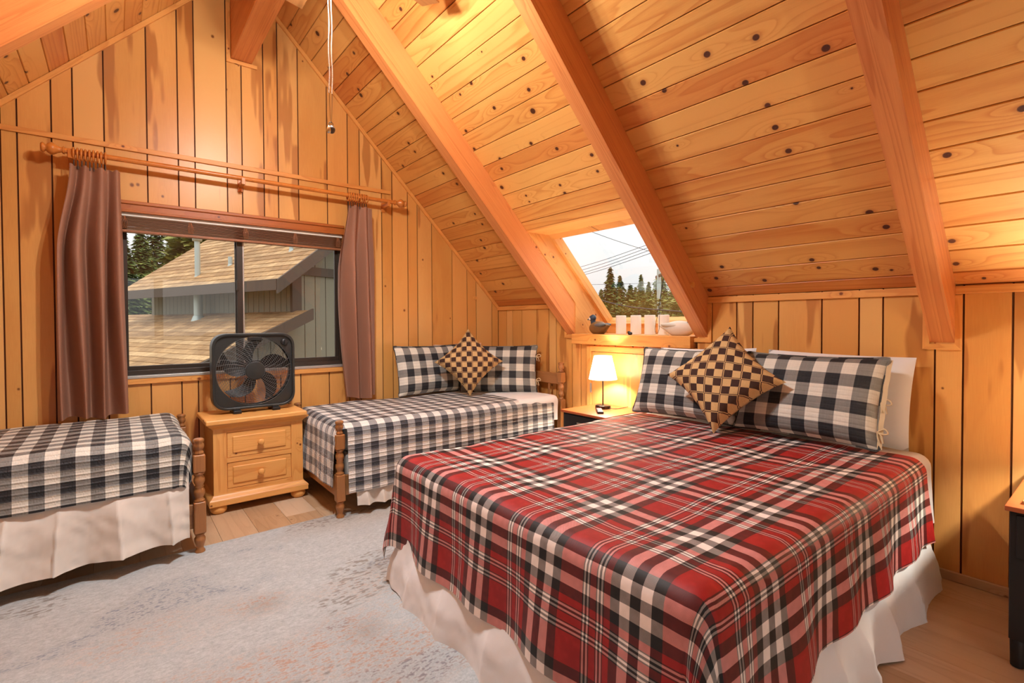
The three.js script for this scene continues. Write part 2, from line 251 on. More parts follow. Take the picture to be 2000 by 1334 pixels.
{ // floor of boards laid along z
  const f = struct('floor', 'pale greige laminate plank floor');
  part(f, 'floor_slab', boxUV(new THREE.BoxGeometry(XK - XL + 0.3, 0.2, ZF - ZW + 0.3), 'z').translate((XK + XL) / 2, -0.112, (ZF + ZW) / 2), M.groove);
  const W = 0.19; let i = 0;
  for (let x = XL; x < XK; x += W, i++) {
    let z = ZW - rr(0, 1.2);
    while (z < ZF) { const z1 = z + 1.38, a = Math.max(z, ZW), b = Math.min(z1, ZF); if (b - a > 0.05) part(f, 'floor_plank', bx(x + 0.0006, Math.min(x + W, XK) - 0.0006, -0.012, 0, a + 0.0006, b - 0.0006, 'z', 0.001), M.floor[Math.floor(rnd() * 3)]); z = z1; }
  }
}
{ // ceiling: both slopes boarded along z, with the roof window left open
  const c = struct('ceiling', 'sloping ceiling of knotty pine tongue and groove boards');
  const prof = (s0, s1) => { const e = 0.005, k = 0.0014; return [[s0 + k, 0.014], [s0 + k, e], [s0 + k + e * 0.6, 0], [s1 - k - e * 0.6, 0], [s1 - k, e], [s1 - k, 0.014]].map(([s, n]) => [s, -n]); };
  const board = (map, s0, s1, z0, z1, row, k) => { const v0 = S0 + k * SW; part(c, 'ceiling_board', prism(prof(s0, s1), map, z0, z1, (s, n, z) => [(z - ZA) / (ZB - ZA), (row + clamp((s - v0) / SW, 0.02, 0.98)) / NB]), M.ceil); };
  for (let k = -1; k < NB; k++) {
    const s0 = Math.max(0, S0 + k * SW), s1 = Math.min(SLOPE, S0 + (k + 1) * SW); if (s1 - s0 < 0.02) continue;
    const row = mod(k + 1, NB);
    if (s0 >= SKS) board(right, s0, s1, ZW, ZF, row, k);
    else { board(right, s0, s1, ZW, SKY0 - 0.02, row, k); board(right, s0, s1, SKY1 + 0.02, ZF, row, k); if (s1 > SKS) board(right, SKS, s1, SKY0 - 0.02, SKY1 + 0.02, row, k); }
    board(left, s0, s1, ZW, ZF, mod(row * 7 + 3, NB), k);
  }
  const slab = (map, s0, s1, z0, z1) => part(c, 'roof_deck', prism([[s0, -0.016], [s1, -0.016], [s1, -0.24], [s0, -0.24]], map, z0, z1, (s, n, z) => [z, s]), M.groove);
  slab(right, SKS, SLOPE + 0.25, ZW - 0.2, ZF + 0.2); slab(right, -0.3, SKS, ZW - 0.2, SKY0 - 0.02); slab(right, -0.3, SKS, SKY1 + 0.02, ZF + 0.2); slab(left, -0.3, SLOPE + 0.25, ZW - 0.2, ZF + 0.2);
}
// rafters and ridge beam
const RZ = [[-3.152, -3.058], [-1.9, -1.806], [-0.635, -0.54], [0.63, 0.725]];
function rafter(map, z0, z1, label) {
  const m = part(scene, uniq('rafter'), prism([[-0.02, 0.001], [SLOPE - 0.09, 0.001], [SLOPE - 0.09, 0.19], [-0.19 * ML - 0.02, 0.19]], map, z0, z1, (s, n, z) => [s, z + n]), M.fir);
  m.userData = { kind: 'structure', label, category: 'beam' };
}
const rname = ['stained fir rafter at the far side of the roof window', 'stained fir rafter between the roof window and the pillows', 'stained fir rafter above the head of the red bed', 'stained fir rafter behind the photographer'];
RZ.forEach(([a, b], i) => { rafter(right, a, b, rname[i]); rafter(left, a, b, 'stained fir rafter on the left slope, opposite the ' + ['roof window', 'red cushion', 'red bed', 'back wall'][i]); });
{ const m = part(scene, 'ridge_beam', bx(0.685, 0.825, 3.2, RY - 0.08, ZW, ZF, 'z', 0.004), M.fir); m.userData = { kind: 'structure', label: 'square stained ridge beam under the roof peak', category: 'beam' }; }

// gable wall with the window opening
const WX0 = -0.01, WX1 = 1.52, WY0 = 0.9, WY1 = 2.05;
{
  const w = struct('wall_back', 'gable wall of vertical grooved honey pine panelling with a wide window');
  const seams = [XL, -1.47, -1.37, -1.22, -1.0, -0.82, -0.72, -0.52, -0.449, -0.297, -0.197, -0.045, 0.179, 0.354, 0.453, 0.653, 0.752, 0.901, 1.002, 1.152, 1.378, 1.549, 1.652, 1.851, 1.949, 2.102, 2.2, 2.351, 2.575, 2.748, 2.858, 3.054, XK];
  const flat = (x, y, t) => [x, y, ZW + t];
  const col = (x0, x1, y0, ou, g) => { const top = [[x1, roofY(x1) + 0.01]]; if (x0 < RX && x1 > RX) top.push([RX, RY]); top.push([x0, roofY(x0) + 0.01]); g.push(prism([[x0, y0], [x1, y0], ...top], flat, -0.012, 0, (x, y, t) => [y + ou * 0.7, x + ou + t])); };
  const quad = (x0, x1, y0, y1, ou, g) => g.push(prism([[x0, y0], [x1, y0], [x1, y1], [x0, y1]], flat, -0.012, 0, (x, y, t) => [y + ou * 0.7, x + ou + t]));
  for (let i = 0; i + 1 < seams.length; i++) {
    const x0 = seams[i] + 0.0042, x1 = seams[i + 1] - 0.0042, ou = hash(i, 77) * 3, cuts = [x0, ...[WX0, WX1].filter((q) => q > x0 && q < x1), x1], g = [];
    for (let k = 0; k + 1 < cuts.length; k++) { const a = cuts[k], b = cuts[k + 1], mid = (a + b) / 2; if (mid > WX0 && mid < WX1) { quad(a, b, 0, WY0, ou, g); col(a, b, WY1, ou, g); } else col(a, b, 0, ou, g); }
    part(w, 'panel_board', merge(g), M.panel[i % 4]);
  }
  const Z0 = ZW - 0.15, back = (pts) => prism(pts, (x, y, t) => [x, y, t], Z0, ZW - 0.0085, (x, y) => [y, x]);
  part(w, 'wall_core', merge([back([[XL - 0.2, -0.2], [WX0, -0.2], [WX0, roofY(WX0) + 0.1], [XL - 0.2, YK - 0.1]]), back([[WX1, -0.2], [XK + 0.2, -0.2], [XK + 0.2, YK - 0.1], [WX1, roofY(WX1) + 0.1]]), back([[WX0, -0.2], [WX1, -0.2], [WX1, WY0], [WX0, WY0]]), back([[WX0, WY1], [WX1, WY1], [WX1, roofY(WX1) + 0.1], [RX, RY + 0.1], [WX0, roofY(WX0) + 0.1]])]), M.groove);
}
{ // knee wall on the right
  const w = struct('wall_right', 'low knee wall of vertical grooved honey pine panelling');
  const seams = [ZW, -4.03, -3.932, -3.785, -3.565, -3.392, -3.294, -3.092, -2.987, -2.83, -2.61, -2.435, -2.335, -2.135, -2.035, -1.89, -1.78, -1.61, -1.506, -1.351, -1.115, -0.934, -0.827, -0.615, -0.511, -0.345, -0.13, 0.05, 0.15, 0.35, 0.45, 0.6, 0.7, 0.85, 1.08, 1.25, ZF];
  for (let i = 0; i + 1 < seams.length; i++) {
    const a = seams[i] + 0.0042, b = seams[i + 1] - 0.0042, ou = hash(i, 55) * 3, top = (a + b) / 2 > SKY0 && (a + b) / 2 < SKY1 ? 1.066 : YK;
    part(w, 'panel_board', prism([[a, 0], [b, 0], [b, top], [a, top]], (z, y, t) => [XK + t, y, z], 0, 0.012, (z, y, t) => [y + ou * 0.7, z + ou + t]), M.panel[(i + 1) % 4]);
  }
  const box = (z0, z1, y1) => bx(XK + 0.0085, XK + 0.15, -0.2, y1, z0, z1, 'y', 0.001);
  part(w, 'wall_core', merge([box(ZW - 0.15, SKY0 - 0.02, YK - 0.02), box(SKY0 - 0.02, SKY1 + 0.02, 1.06), box(SKY1 + 0.02, ZF + 0.15, YK - 0.02)]), M.groove);
}
{
  const a = struct('wall_left', 'low knee wall of pine panelling behind the near twin bed'); part(a, 'panel_sheet', bx(XL - 0.15, XL, -0.2, YK, ZW - 0.15, ZF + 0.15, 'y', 0.001), M.panel[1]);
  const b = struct('wall_front', 'pine panelled gable wall behind the photographer');
  const DX0 = -0.75, DX1 = 1.85, DY = 2.05, pr = (pts) => prism(pts, (x, y, t) => [x, y, t], ZF, ZF + 0.15, (x, y) => [y, x]);
  part(b, 'panel_sheet', merge([pr([[XL - 0.2, -0.2], [DX0, -0.2], [DX0, roofY(DX0) + 0.1], [XL - 0.2, YK - 0.1]]), pr([[DX1, -0.2], [XK + 0.2, -0.2], [XK + 0.2, YK - 0.1], [DX1, roofY(DX1) + 0.1]]), pr([[DX0, DY], [DX1, DY], [DX1, roofY(DX1) + 0.1], [RX, RY + 0.1], [DX0, roofY(DX0) + 0.1]]), pr([[DX0, -0.2], [DX1, -0.2], [DX1, 0.02], [DX0, 0.02]])]), M.panel[0]);
  const d = struct('door_2', 'glazed balcony door behind the photographer'), fr = (x0, x1) => merge([bx(x0, x1, 0.02, 0.1, ZF + 0.05, ZF + 0.09), bx(x0, x1, DY - 0.06, DY, ZF + 0.05, ZF + 0.09), bx(x0, x0 + 0.06, 0.1, DY - 0.06, ZF + 0.05, ZF + 0.09), bx(x1 - 0.06, x1, 0.1, DY - 0.06, ZF + 0.05, ZF + 0.09)]), mid = (DX0 + DX1) / 2;
  for (const [a, c] of [[DX0, mid], [mid, DX1]]) { const f = part(d, 'door_leaf', fr(a, c), M.bronze); part(f, 'pane', new THREE.BoxGeometry(c - a - 0.11, DY - 0.15, 0.005).translate((a + c) / 2, (DY + 0.06) / 2, ZF + 0.07), M.glass); }
}
// trims
let trimN = 0;
function trim(geo, label, mat = M.trim) { const m = part(scene, 'trim_' + (++trimN), geo, mat); m.userData = { kind: 'structure', label, category: 'trim' }; return m; }
trim(bx(XL + 0.98, 1.93, 2.397, 2.43, ZW, ZW + 0.014, 'x', 0.003), 'thin horizontal batten on the gable wall above the curtain rod');
const rake = (map) => prism([[0, 0.002], [SLOPE - 0.1, 0.002], [SLOPE - 0.1, 0.03], [0, 0.03]], map, ZW, ZW + 0.016, (s, n, z) => [s, n + z]);
trim(rake(right), 'rake moulding where the gable wall meets the right slope'); trim(rake(left), 'rake moulding where the gable wall meets the left slope');
{ const segs = [[ZW, RZ[0][0]], [RZ[1][1], RZ[2][0]], [RZ[2][1], RZ[3][0]]], nm = ['by the twin bed headboard', 'above the red bed pillows', 'beyond the last rafter in view']; segs.forEach(([a, b], i) => trim(bx(XK - 0.014, XK, 1.376, YK - 0.004, a, b, 'z', 0.003), 'flat moulding along the top of the knee wall ' + nm[i])); }
[[0, 'by the window shelf left end'], [1, 'by the window shelf right end'], [2, 'above the red bed']].forEach(([i, nm]) => {
  const [a, b] = RZ[i], y = 1.138, g = [prism([[a - 0.026, y - 0.028], [b + 0.026, y - 0.028], [b, y], [a, y]], (z, yy, t) => [XK - t, yy, z], 0, 0.012, (z, yy) => [z, yy])];
  const side = (z0, z1) => prism(z0 < z1 ? [[z0, y - 0.028 * 0], [z1, y - 0.028], [z1, 1.37], [z0, 1.37]] : [[z1, y - 0.028], [z0, y], [z0, 1.37], [z1, 1.37]], (z, yy, t) => [XK - t, yy, z], 0, 0.012, (z, yy) => [yy, z]);
  if (i !== 0) g.push(side(b, b + 0.026)); if (i !== 1) g.push(side(a, a - 0.026));
  trim(merge(g), 'mitred moulding round the foot of the rafter ' + nm);
});
trim(merge([bx(0.655, 0.86, 3.168, 3.196, ZW, ZW + 0.016, 'x', 0.003), bx(0.655, 0.683, 3.196, 3.6, ZW, ZW + 0.012, 'y', 0.002)]), 'small moulding under the end of the ridge beam');
{ const m = part(scene, 'baseboard_right', bx(XK - 0.016, XK, 0, 0.045, ZW, ZF, 'z', 0.004), M.basebd); m.userData = { kind: 'structure', label: 'low pale baseboard along the knee wall', category: 'baseboard' }; }

// gable window: bronze slider with two panes
{
  const w = struct('window_1', 'wide bronze sliding window in the gable wall'), z0 = ZW - 0.15, zg = ZW - 0.075;
  part(w, 'window_jamb', merge([bx(WX0 - 0.002, WX0 + 0.012, WY0, WY1, z0, ZW + 0.002, 'y', 0.001), bx(WX1 - 0.012, WX1 + 0.002, WY0, WY1, z0, ZW + 0.002, 'y', 0.001), bx(WX0, WX1, WY1 - 0.012, WY1 + 0.002, z0, ZW + 0.002, 'x', 0.001)]), M.trim);
  part(w, 'window_sill', merge([bx(WX0 - 0.04, WX1 + 0.04, WY0 - 0.052, WY0 - 0.012, ZW - 0.002, ZW + 0.02, 'x', 0.003)]), M.trim);
  part(w, 'sill_edge', bx(WX0 - 0.01, WX1 + 0.01, WY0 - 0.014, WY0 + 0.004, z0, ZW + 0.024, 'x', 0.002), M.alu, 'pale metal sill edge');
  const fr = (x0, x1, y0, y1, z, t, d) => merge([bx(x0, x1, y0, y0 + t, z, z + d), bx(x0, x1, y1 - t, y1, z, z + d), bx(x0, x0 + t, y0 + t, y1 - t, z, z + d), bx(x1 - t, x1, y0 + t, y1 - t, z, z + d)]);
  part(w, 'window_frame', fr(WX0 + 0.012, WX1 - 0.012, WY0 + 0.004, WY1 - 0.012, zg - 0.05, 0.032, 0.08), M.bronze);
  const s1 = part(w, 'sash', fr(0.03, 0.742, WY0 + 0.03, WY1 - 0.04, zg - 0.03, 0.034, 0.022), M.bronze); part(s1, 'pane', new THREE.BoxGeometry(0.67, 1.03, 0.004).translate(0.386, 1.475, zg - 0.02), M.glass);
  const s2 = part(w, 'sash', merge([fr(0.716, 1.49, WY0 + 0.03, WY1 - 0.04, zg - 0.004, 0.04, 0.022)]), M.bronze); part(s2, 'pane', new THREE.BoxGeometry(0.73, 1.03, 0.004).translate(1.103, 1.475, zg + 0.006), M.glass);
  part(s2, 'pull_strip', bx(0.754, 0.765, WY0 + 0.05, WY1 - 0.06, zg, zg + 0.022), M.alu, 'bright metal edge');
  part(s2, 'latch', bx(0.712, 0.724, 1.5, 1.58, zg + 0.016, zg + 0.034, 'y', 0.003), M.bronze);
}
// roof window
{
  const w = struct('window_2', 'slanting roof window in a deep pine lined recess'), gp = (s, n, z) => right(s, n, z);
  const topY = 1.975, X = (y) => XK - (y - YK) / ML;              // ceiling line
  const gx = (y, d) => XK - (y - YK) / ML + d / ST; // x at height y on the plane d outward
  const upper = [[X(topY), topY], [XK, YK], [gx(YK, 0.26), YK], [gx(topY, 0.26), topY]], lower = [[XK, YK], [XK, 1.15], [gx(1.2, 0.26), 1.15], [gx(1.25, 0.26), 1.25], [gx(YK, 0.26), YK]];
  const jamb = (z0, z1) => merge([upper, lower].map((q) => prism(q, (x, y, t) => [x, y, t], z0, z1, (x, y) => [(y - x) * 0.7, (x + y) * 0.7])));
  part(w, 'jamb_board', jamb(SKY0 - 0.02, SKY0), M.firPale); part(w, 'jamb_board', jamb(SKY1, SKY1 + 0.02), M.firPale);
  part(w, 'head_board', bx(X(topY) - 0.012, gx(topY, 0.27), topY, topY + 0.022, SKY0 - 0.02, SKY1 + 0.02, 'z', 0.002), M.trim);
  const bar = (s0, s1, z0, z1, n0 = -0.16, n1 = -0.24) => prism([[s0, n0], [s1, n0], [s1, n1], [s0, n1]], gp, z0, z1, (s, n, z) => [s + z, n]);
  const sB = (1.25 - YK) / ST * 1 - 0.2 * CT / ST, sT = (topY - YK) / ST - 0.2 * CT / ST;
  part(w, 'sash', merge([bar(sB - 0.06, sB + 0.02, SKY0, SKY1), bar(sT - 0.012, sT + 0.06, SKY0, SKY1), bar(sB, sT, SKY0, SKY0 + 0.03), bar(sB, sT, SKY1 - 0.03, SKY1)]), M.firPale);
  part(w, 'pane', prism([[sB, -0.2], [sT, -0.2], [sT, -0.204], [sB, -0.204]], gp, SKY0 + 0.02, SKY1 - 0.02, (s, n, z) => [s, z]), M.glass);
  part(w, 'apron_board', bx(gx(1.25, 0.2) - 0.02, gx(1.2, 0.26), 1.15, 1.262, SKY0, SKY1, 'z', 0.003), M.firPale);
}
trim(bx(XK - 0.055, 3.75, 1.066, 1.15, SKY0 + 0.004, SKY1 - 0.004, 'z', 0.004), 'thick pine shelf board under the roof window', M.trim);
{ // access door under the shelf
  const d = struct('door_1', 'small plain pine access door under the window shelf'), x0 = XK - 0.02, z0 = -2.905, z1 = -2.02, y1 = 1.052;
  part(d, 'door_frame', merge([bx(x0, XK, 0.05, y1, z0, z0 + 0.05, 'y'), bx(x0, XK, 0.05, y1, z1 - 0.05, z1, 'y'), bx(x0, XK, y1 - 0.045, y1, z0 + 0.05, z1 - 0.05, 'z')]), M.trim);
  part(d, 'door_panel', bx(XK - 0.014, XK - 0.001, 0.06, y1 - 0.05, z0 + 0.056, z1 - 0.056, 'y', 0.002), M.panel[0]);
  part(d, 'hinge', bx(x0 - 0.004, x0 + 0.002, 0.66, 0.74, z0 + 0.042, z0 + 0.06, 'y', 0.001), M.alu, 'pale metal hinge');
}
// ---------- cloth helpers ----------
// a sheet laid over a box-shaped mattress: flat top, rounded edges, hanging sides; uv in metres
function drape(o) {
  const { x0, x1, z0, z1, H, r } = o, fx0 = x0 + r, fx1 = x1 - r, fz0 = z0 + r, fz1 = z1 - r;
  const A0 = fx0 - o.ox0, A1 = fx1 + o.ox1, B0 = fz0 - o.oz0, B1 = fz1 + o.oz1, na = Math.ceil((A1 - A0) / o.step), nb = Math.ceil((B1 - B0) / o.step);
  const fold = (q) => q < r * Math.PI / 2 ? [r * Math.sin(q / r), r * (1 - Math.cos(q / r))] : [r, r + q - r * Math.PI / 2];
  const skip = new Set();
  const g = grid(na, nb, (u, v) => {
    const a = lerp(A0, A1, u), b = lerp(B0, B1, v), ca = clamp(a, fx0, fx1), cb = clamp(b, fz0, fz1), ox = Math.abs(a - ca), oz = Math.abs(b - cb), rho = Math.pow(ox ** 3 + oz ** 3, 1 / 3), hyp = Math.hypot(ox, oz) || 1;
    const lump = (o.lump ?? 0.006) * ((fbm(a * 3 + o.seed, b * 3, 3) - 0.5) * 2 + 0.4 * (vn(a * 14 + o.seed, b * 14) - 0.5));
    if (rho < 1e-6) return [a, H + lump, b, a, b];
    const dx = (a - ca) / hyp, dz = (b - cb) / hyp; let [h, d] = fold(rho);
    const hang = smooth(d, 0.05, 0.4), pos = ox > oz ? b : a, ph = ox > 1e-6 && oz > 1e-6 ? Math.atan2(oz, ox) * 0.5 : 0;
    const w = o.wave * hang * (Math.sin((pos + ph) * o.freq + o.seed) + 0.6 * Math.sin((pos - ph) * o.freq * 0.47 + 2 * o.seed) + 0.5 * (vn(pos * 9 + o.seed, 3.3) - 0.5));
    h += o.flare * d + w + lump * 0.6 + (ox > 1e-6 && oz > 1e-6 ? o.corner * hang * Math.sin(Math.atan2(oz, ox) * 2) ** 2 : 0);
    return [ca + dx * h, H - d + lump * (1 - hang), cb + dz * h, a, b];
  });
  if (o.split) { // drop the hanging corners listed, e.g. [-1, 1]: low x, high z
    const I = [], idx = g.index.array, uv = g.attributes.uv;
    for (let i = 0; i < idx.length; i += 3) { let cut = true; for (let k = 0; k < 3; k++) { const a = uv.getX(idx[i + k]), b = uv.getY(idx[i + k]), sx = a < fx0 + (o.splitx ?? -0.05) ? -1 : a > fx1 + 0.05 ? 1 : 0, sz = b < fz0 - 0.05 ? -1 : b > fz1 + 0.05 ? 1 : 0; if (!o.split.some(([p, q]) => p === sx && q === sz)) cut = false; } if (!cut) I.push(idx[i], idx[i + 1], idx[i + 2]); }
    g.setIndex(I); g.computeVertexNormals();
  }
  return g;
}
// gathered cloth hanging from a line of points [x, z]
function ruffle(pts, y0, y1, amp, freq, seed, flare = 0.02, hid = 0.2) {
  const L = [0]; for (let i = 1; i < pts.length; i++) L.push(L[i - 1] + Math.hypot(pts[i][0] - pts[i - 1][0], pts[i][1] - pts[i - 1][1]));
  const T = L[L.length - 1], n = Math.ceil(T / 0.007);
  const atl = (l) => { let i = 1; while (i < L.length - 1 && L[i] < l) i++; const t = (l - L[i - 1]) / (L[i] - L[i - 1]), p = pts[i - 1], q = pts[i]; return [lerp(p[0], q[0], t), lerp(p[1], q[1], t)]; };
  return grid(n, 20, (u, v) => {
    const l = u * T, [x, z] = atl(l), [xa, za] = atl(Math.max(0, l - 0.05)), [xb, zb] = atl(Math.min(T, l + 0.05)), tl = Math.hypot(xb - xa, zb - za) || 1, nx = (zb - za) / tl, nz = -(xb - xa) / tl;
    const lv = l + 0.03 * (v - 0.5) * Math.sin(l * 7 + seed * 5), k = 0.3 + 0.7 * v, q = lv * freq / 6.283 + 0.45 * Math.sin(lv * freq * 0.13 + seed), fr = q - Math.floor(q), fold = Math.pow(Math.abs(fr * 2 - 1), 1.7) * 2 - 1, big = hash(Math.floor(q), Math.round(seed * 10)) * 1.1 + 0.35;
    const free = smooth(v, hid * 0.6, hid + 0.35), crease = 0.004 * (fbm(l * 30 + v * 9 + seed, v * 8 - l * 9, 3) - 0.5), w = 0.004 + free * (amp * k * (0.9 + fold * big + 0.35 * Math.sin(l * freq * 0.37 + seed * 3)) + amp * 0.5 * fbm(l * 14 + v * 6 + seed, v * 5 - l * 5, 3)) * 0.8 + flare * v * free + crease;
    return [x + nx * w, lerp(y0, y1, v) + 0.012 * v * Math.sin(l * 5 + seed) , z + nz * w, l, v * (y0 - y1)];
  });
}
// stuffed pillow standing in its own x (width), y (height), z (thickness)
function pillow(w, h, t, pinch = 0.05, sag = 0.0, seed = 0) {
  const side = (s) => grid(28, 22, (a, b) => {
    const u = a * 2 - 1, v = b * 2 - 1, e = (1 - Math.abs(u) ** 2.6) * (1 - Math.abs(v) ** 2.6), wr = 0.006 * (fbm(u * 2.5 + seed, v * 2.5 + s, 3) - 0.5) * 2 * Math.sqrt(e);
    const bulge = 1 - sag * v;
    return [u * w / 2 * (1 - pinch * (1 - v * v) * Math.abs(u)), v * h / 2 * (1 - pinch * (1 - u * u) * Math.abs(v)), s * (t / 2 * Math.pow(Math.max(e, 0), 0.42) * bulge) + s * wr, u * w / 2 + 0.02, v * h / 2 + seed * 0.01];
  });
  const f = side(1), b = side(-1); b.scale(1, 1, 1); const I = b.index.array; for (let i = 0; i < I.length; i += 3) { const q = I[i]; I[i] = I[i + 1]; I[i + 1] = q; } b.computeVertexNormals();
  return merge([f, b]);
}
// piping along a pillow's edge
function edgeTube(w, h, pinch, r) {
  const P = []; const f = (u, v) => [u * w / 2 * (1 - pinch * (1 - v * v) * Math.abs(u)), v * h / 2 * (1 - pinch * (1 - u * u) * Math.abs(v)), 0];
  for (let i = 0; i < 10; i++) P.push(f(-1 + i / 5, -1)); for (let i = 0; i < 10; i++) P.push(f(1, -1 + i / 5)); for (let i = 0; i < 10; i++) P.push(f(1 - i / 5, 1)); for (let i = 0; i < 10; i++) P.push(f(-1, 1 - i / 5));
  return tube(P, r, 160, 5, true);
}
const bow = (s) => merge([tube([[0, 0, 0], [0.03 * s, 0.016, 0.008], [0.045 * s, -0.004, 0.01], [0.02 * s, -0.008, 0.004], [0, 0, 0]], 0.0035, 24, 5), tube([[0, 0, 0], [0.022 * s, -0.02, 0.006], [0.03 * s, -0.05, 0.004]], 0.003, 12, 5), tube([[0, 0, 0], [0.006 * s, -0.025, 0.008], [0.012 * s, -0.045, 0.012]], 0.003, 12, 5)]);

// ---------- twin beds ----------
function turnedPost(t, x, z, tall) {
  // [y0, y1] square blocks and turned stretches between them
  const g = [], w = 0.058, blk = (a, b) => g.push(wbox(w, b - a, w, 'y', 0.008).translate(0, (a + b) / 2, 0)), tr = (pr) => g.push(lathe(pr, 18));
  tr([[0, 0], [0.02, 0], [0.025, 0.006], [0.025, 0.016], [0.017, 0.03], [0.019, 0.042], [0.027, 0.07], [0.027, 0.085], [0.019, 0.1], [0.024, 0.104], [0.024, 0.112], [0, 0.114]]);
  const ball = (y, h) => tr([[0, y], [0.026, y], [0.026, y + h * 0.05], [0.019, y + h * 0.1], [0.02, y + h * 0.16], [0.027, y + h * 0.28], [0.026, y + h * 0.38], [0.019, y + h * 0.48], [0.024, y + h * 0.52], [0.019, y + h * 0.56], [0.027, y + h * 0.68], [0.026, y + h * 0.78], [0.018, y + h * 0.9], [0.026, y + h * 0.95], [0.026, y + h], [0, y + h]]);
  const cap = (y) => tr([[0, y], [0.023, y], [0.024, y + 0.01], [0.018, y + 0.02], [0.018, y + 0.026], [0.025, y + 0.036], [0.026, y + 0.052], [0.02, y + 0.062], [0.026, y + 0.07], [0.026, y + 0.08], [0.02, y + 0.086], [0, y + 0.087]]);
  if (!tall) { blk(0.112, 0.285); ball(0.285, 0.159); blk(0.444, 0.542); cap(0.542); } else { blk(0.112, 0.57); ball(0.57, 0.15); blk(0.72, 0.81); cap(0.81); }
  const m = part(t, 'post', merge(g), M.brown); m.position.set(x, 0, z); return m;
}
function twinBed(label, xf, xh, zn, zb) { // foot x, head x, near z, back z
  const t = thing('twin_bed', label, 'bed', 'turned post twin beds'), s = Math.sign(xh - xf);
  for (const z of [zn, zb]) { turnedPost(t, xf, z, false); turnedPost(t, xh, z, true); }
  for (const z of [zn - 0.012, zb + 0.012]) part(t, 'side_rail', bx(Math.min(xf, xh), Math.max(xf, xh), 0.14, 0.27, z - 0.012, z + 0.012, 'x'), M.brown);
  part(t, 'footboard', bx(xf - 0.011, xf + 0.011, 0.13, 0.34, Math.min(zn, zb), Math.max(zn, zb), 'z'), M.brown);
  part(t, 'head_rail', bx(xh - 0.011, xh + 0.011, 0.7, 0.8, Math.min(zn, zb), Math.max(zn, zb), 'z', 0.008), M.brown);
  part(t, 'head_rail', bx(xh - 0.011, xh + 0.011, 0.42, 0.5, Math.min(zn, zb), Math.max(zn, zb), 'z', 0.006), M.brown);
  for (let k = 1; k <= 5; k++) part(t, 'spindle', lathe([[0, 0], [0.01, 0], [0.01, 0.03], [0.006, 0.05], [0.013, 0.09], [0.006, 0.12], [0.012, 0.15], [0.008, 0.2], [0, 0.2]], 10), M.brown).position.set(xh, 0.5, lerp(zn, zb, k / 6));
  part(t, 'box_spring', bx(Math.min(xf, xh) + 0.05, Math.max(xf, xh) - 0.04, 0.2, 0.4, zb + 0.03, zn - 0.04, 'x', 0.03), M.skirt);
  part(t, 'mattress', bx(Math.min(xf, xh) + 0.05, Math.max(xf, xh) - 0.04, 0.4, s < 0 ? 0.63 : 0.585, zb + 0.03, zn - 0.04, 'x', 0.05), M.white);
  return t;
}
const one = (name, label, category, geo, mat, group, pname) => { const t = thing(name, label, category, group); part(t, pname ?? name, geo, mat); return t; };
const mesh1 = (name, label, category, geo, mat, group) => { const m = part(scene, uniq(name), geo, mat); m.userData = { label, category }; if (group) m.userData.group = group; things.push(m); return m; };
twinBed('turned wood twin bed with a high cream ruffle, beside the dark left curtain', 0.34, -1.58, -3.17, -4.1);
twinBed('turned wood twin bed with cushions in the corner of the panelled walls', 1.105, 3.07, -3.165, -4.1);
mesh1('quilt', 'black and cream gingham quilt tucked over the twin bed beside the left curtain', 'quilt', drape({ x0: -1.55, x1: 0.312, z0: -4.12, z1: -3.135, H: 0.655, r: 0.075, ox0: 0.02, ox1: 0.26, oz0: 0.2, oz1: 0.305, step: 0.018, lump: 0.012, wave: 0.006, freq: 21, flare: 0.06, corner: -0.02, seed: 2.1 }), M.quilt, 'gingham quilts');
mesh1('bed_skirt', 'cream gathered skirt hanging clear of the floor on the bed by the left curtain', 'bed skirt', ruffle([[0.29, -3.152], [-0.6, -3.152], [-1.5, -3.152]], 0.46, 0.1, 0.042, 40, 1.3, 0.02, 0.04), M.skirt, 'bed skirts');
mesh1('quilt', 'pale grey lit gingham quilt with hanging hem on the twin bed in the corner', 'quilt', drape({ x0: 1.075, x1: 3.0, z0: -4.07, z1: -3.125, H: 0.605, r: 0.07, splitx: 0.012, ox0: 0.45, ox1: 0.02, oz0: 0.1, oz1: 0.48, step: 0.018, lump: 0.008, wave: 0.005, freq: 16, flare: 0.03, corner: 0, seed: 5.4, split: [[-1, 1], [-1, -1]] }), M.quilt2, 'gingham quilts');
mesh1('bed_skirt', 'cream skirt peeping below the quilt hem of the corner twin bed', 'bed skirt', ruffle([[2.95, -3.145], [2.0, -3.145], [1.2, -3.145]], 0.32, 0.07, 0.02, 40, 4.2, 0.02, 0.5), M.skirt, 'bed skirts');
mesh1('bed_sheet', 'white sheet folded at the pillow end of the corner twin bed', 'sheet', drape({ x0: 2.5, x1: 3.045, z0: -4.1, z1: -3.128, H: 0.612, r: 0.06, ox0: -0.02, ox1: 0.02, oz0: 0.1, oz1: 0.24, step: 0.02, lump: 0.008, wave: 0.004, freq: 20, flare: 0.0, corner: 0, seed: 8 }), M.white);

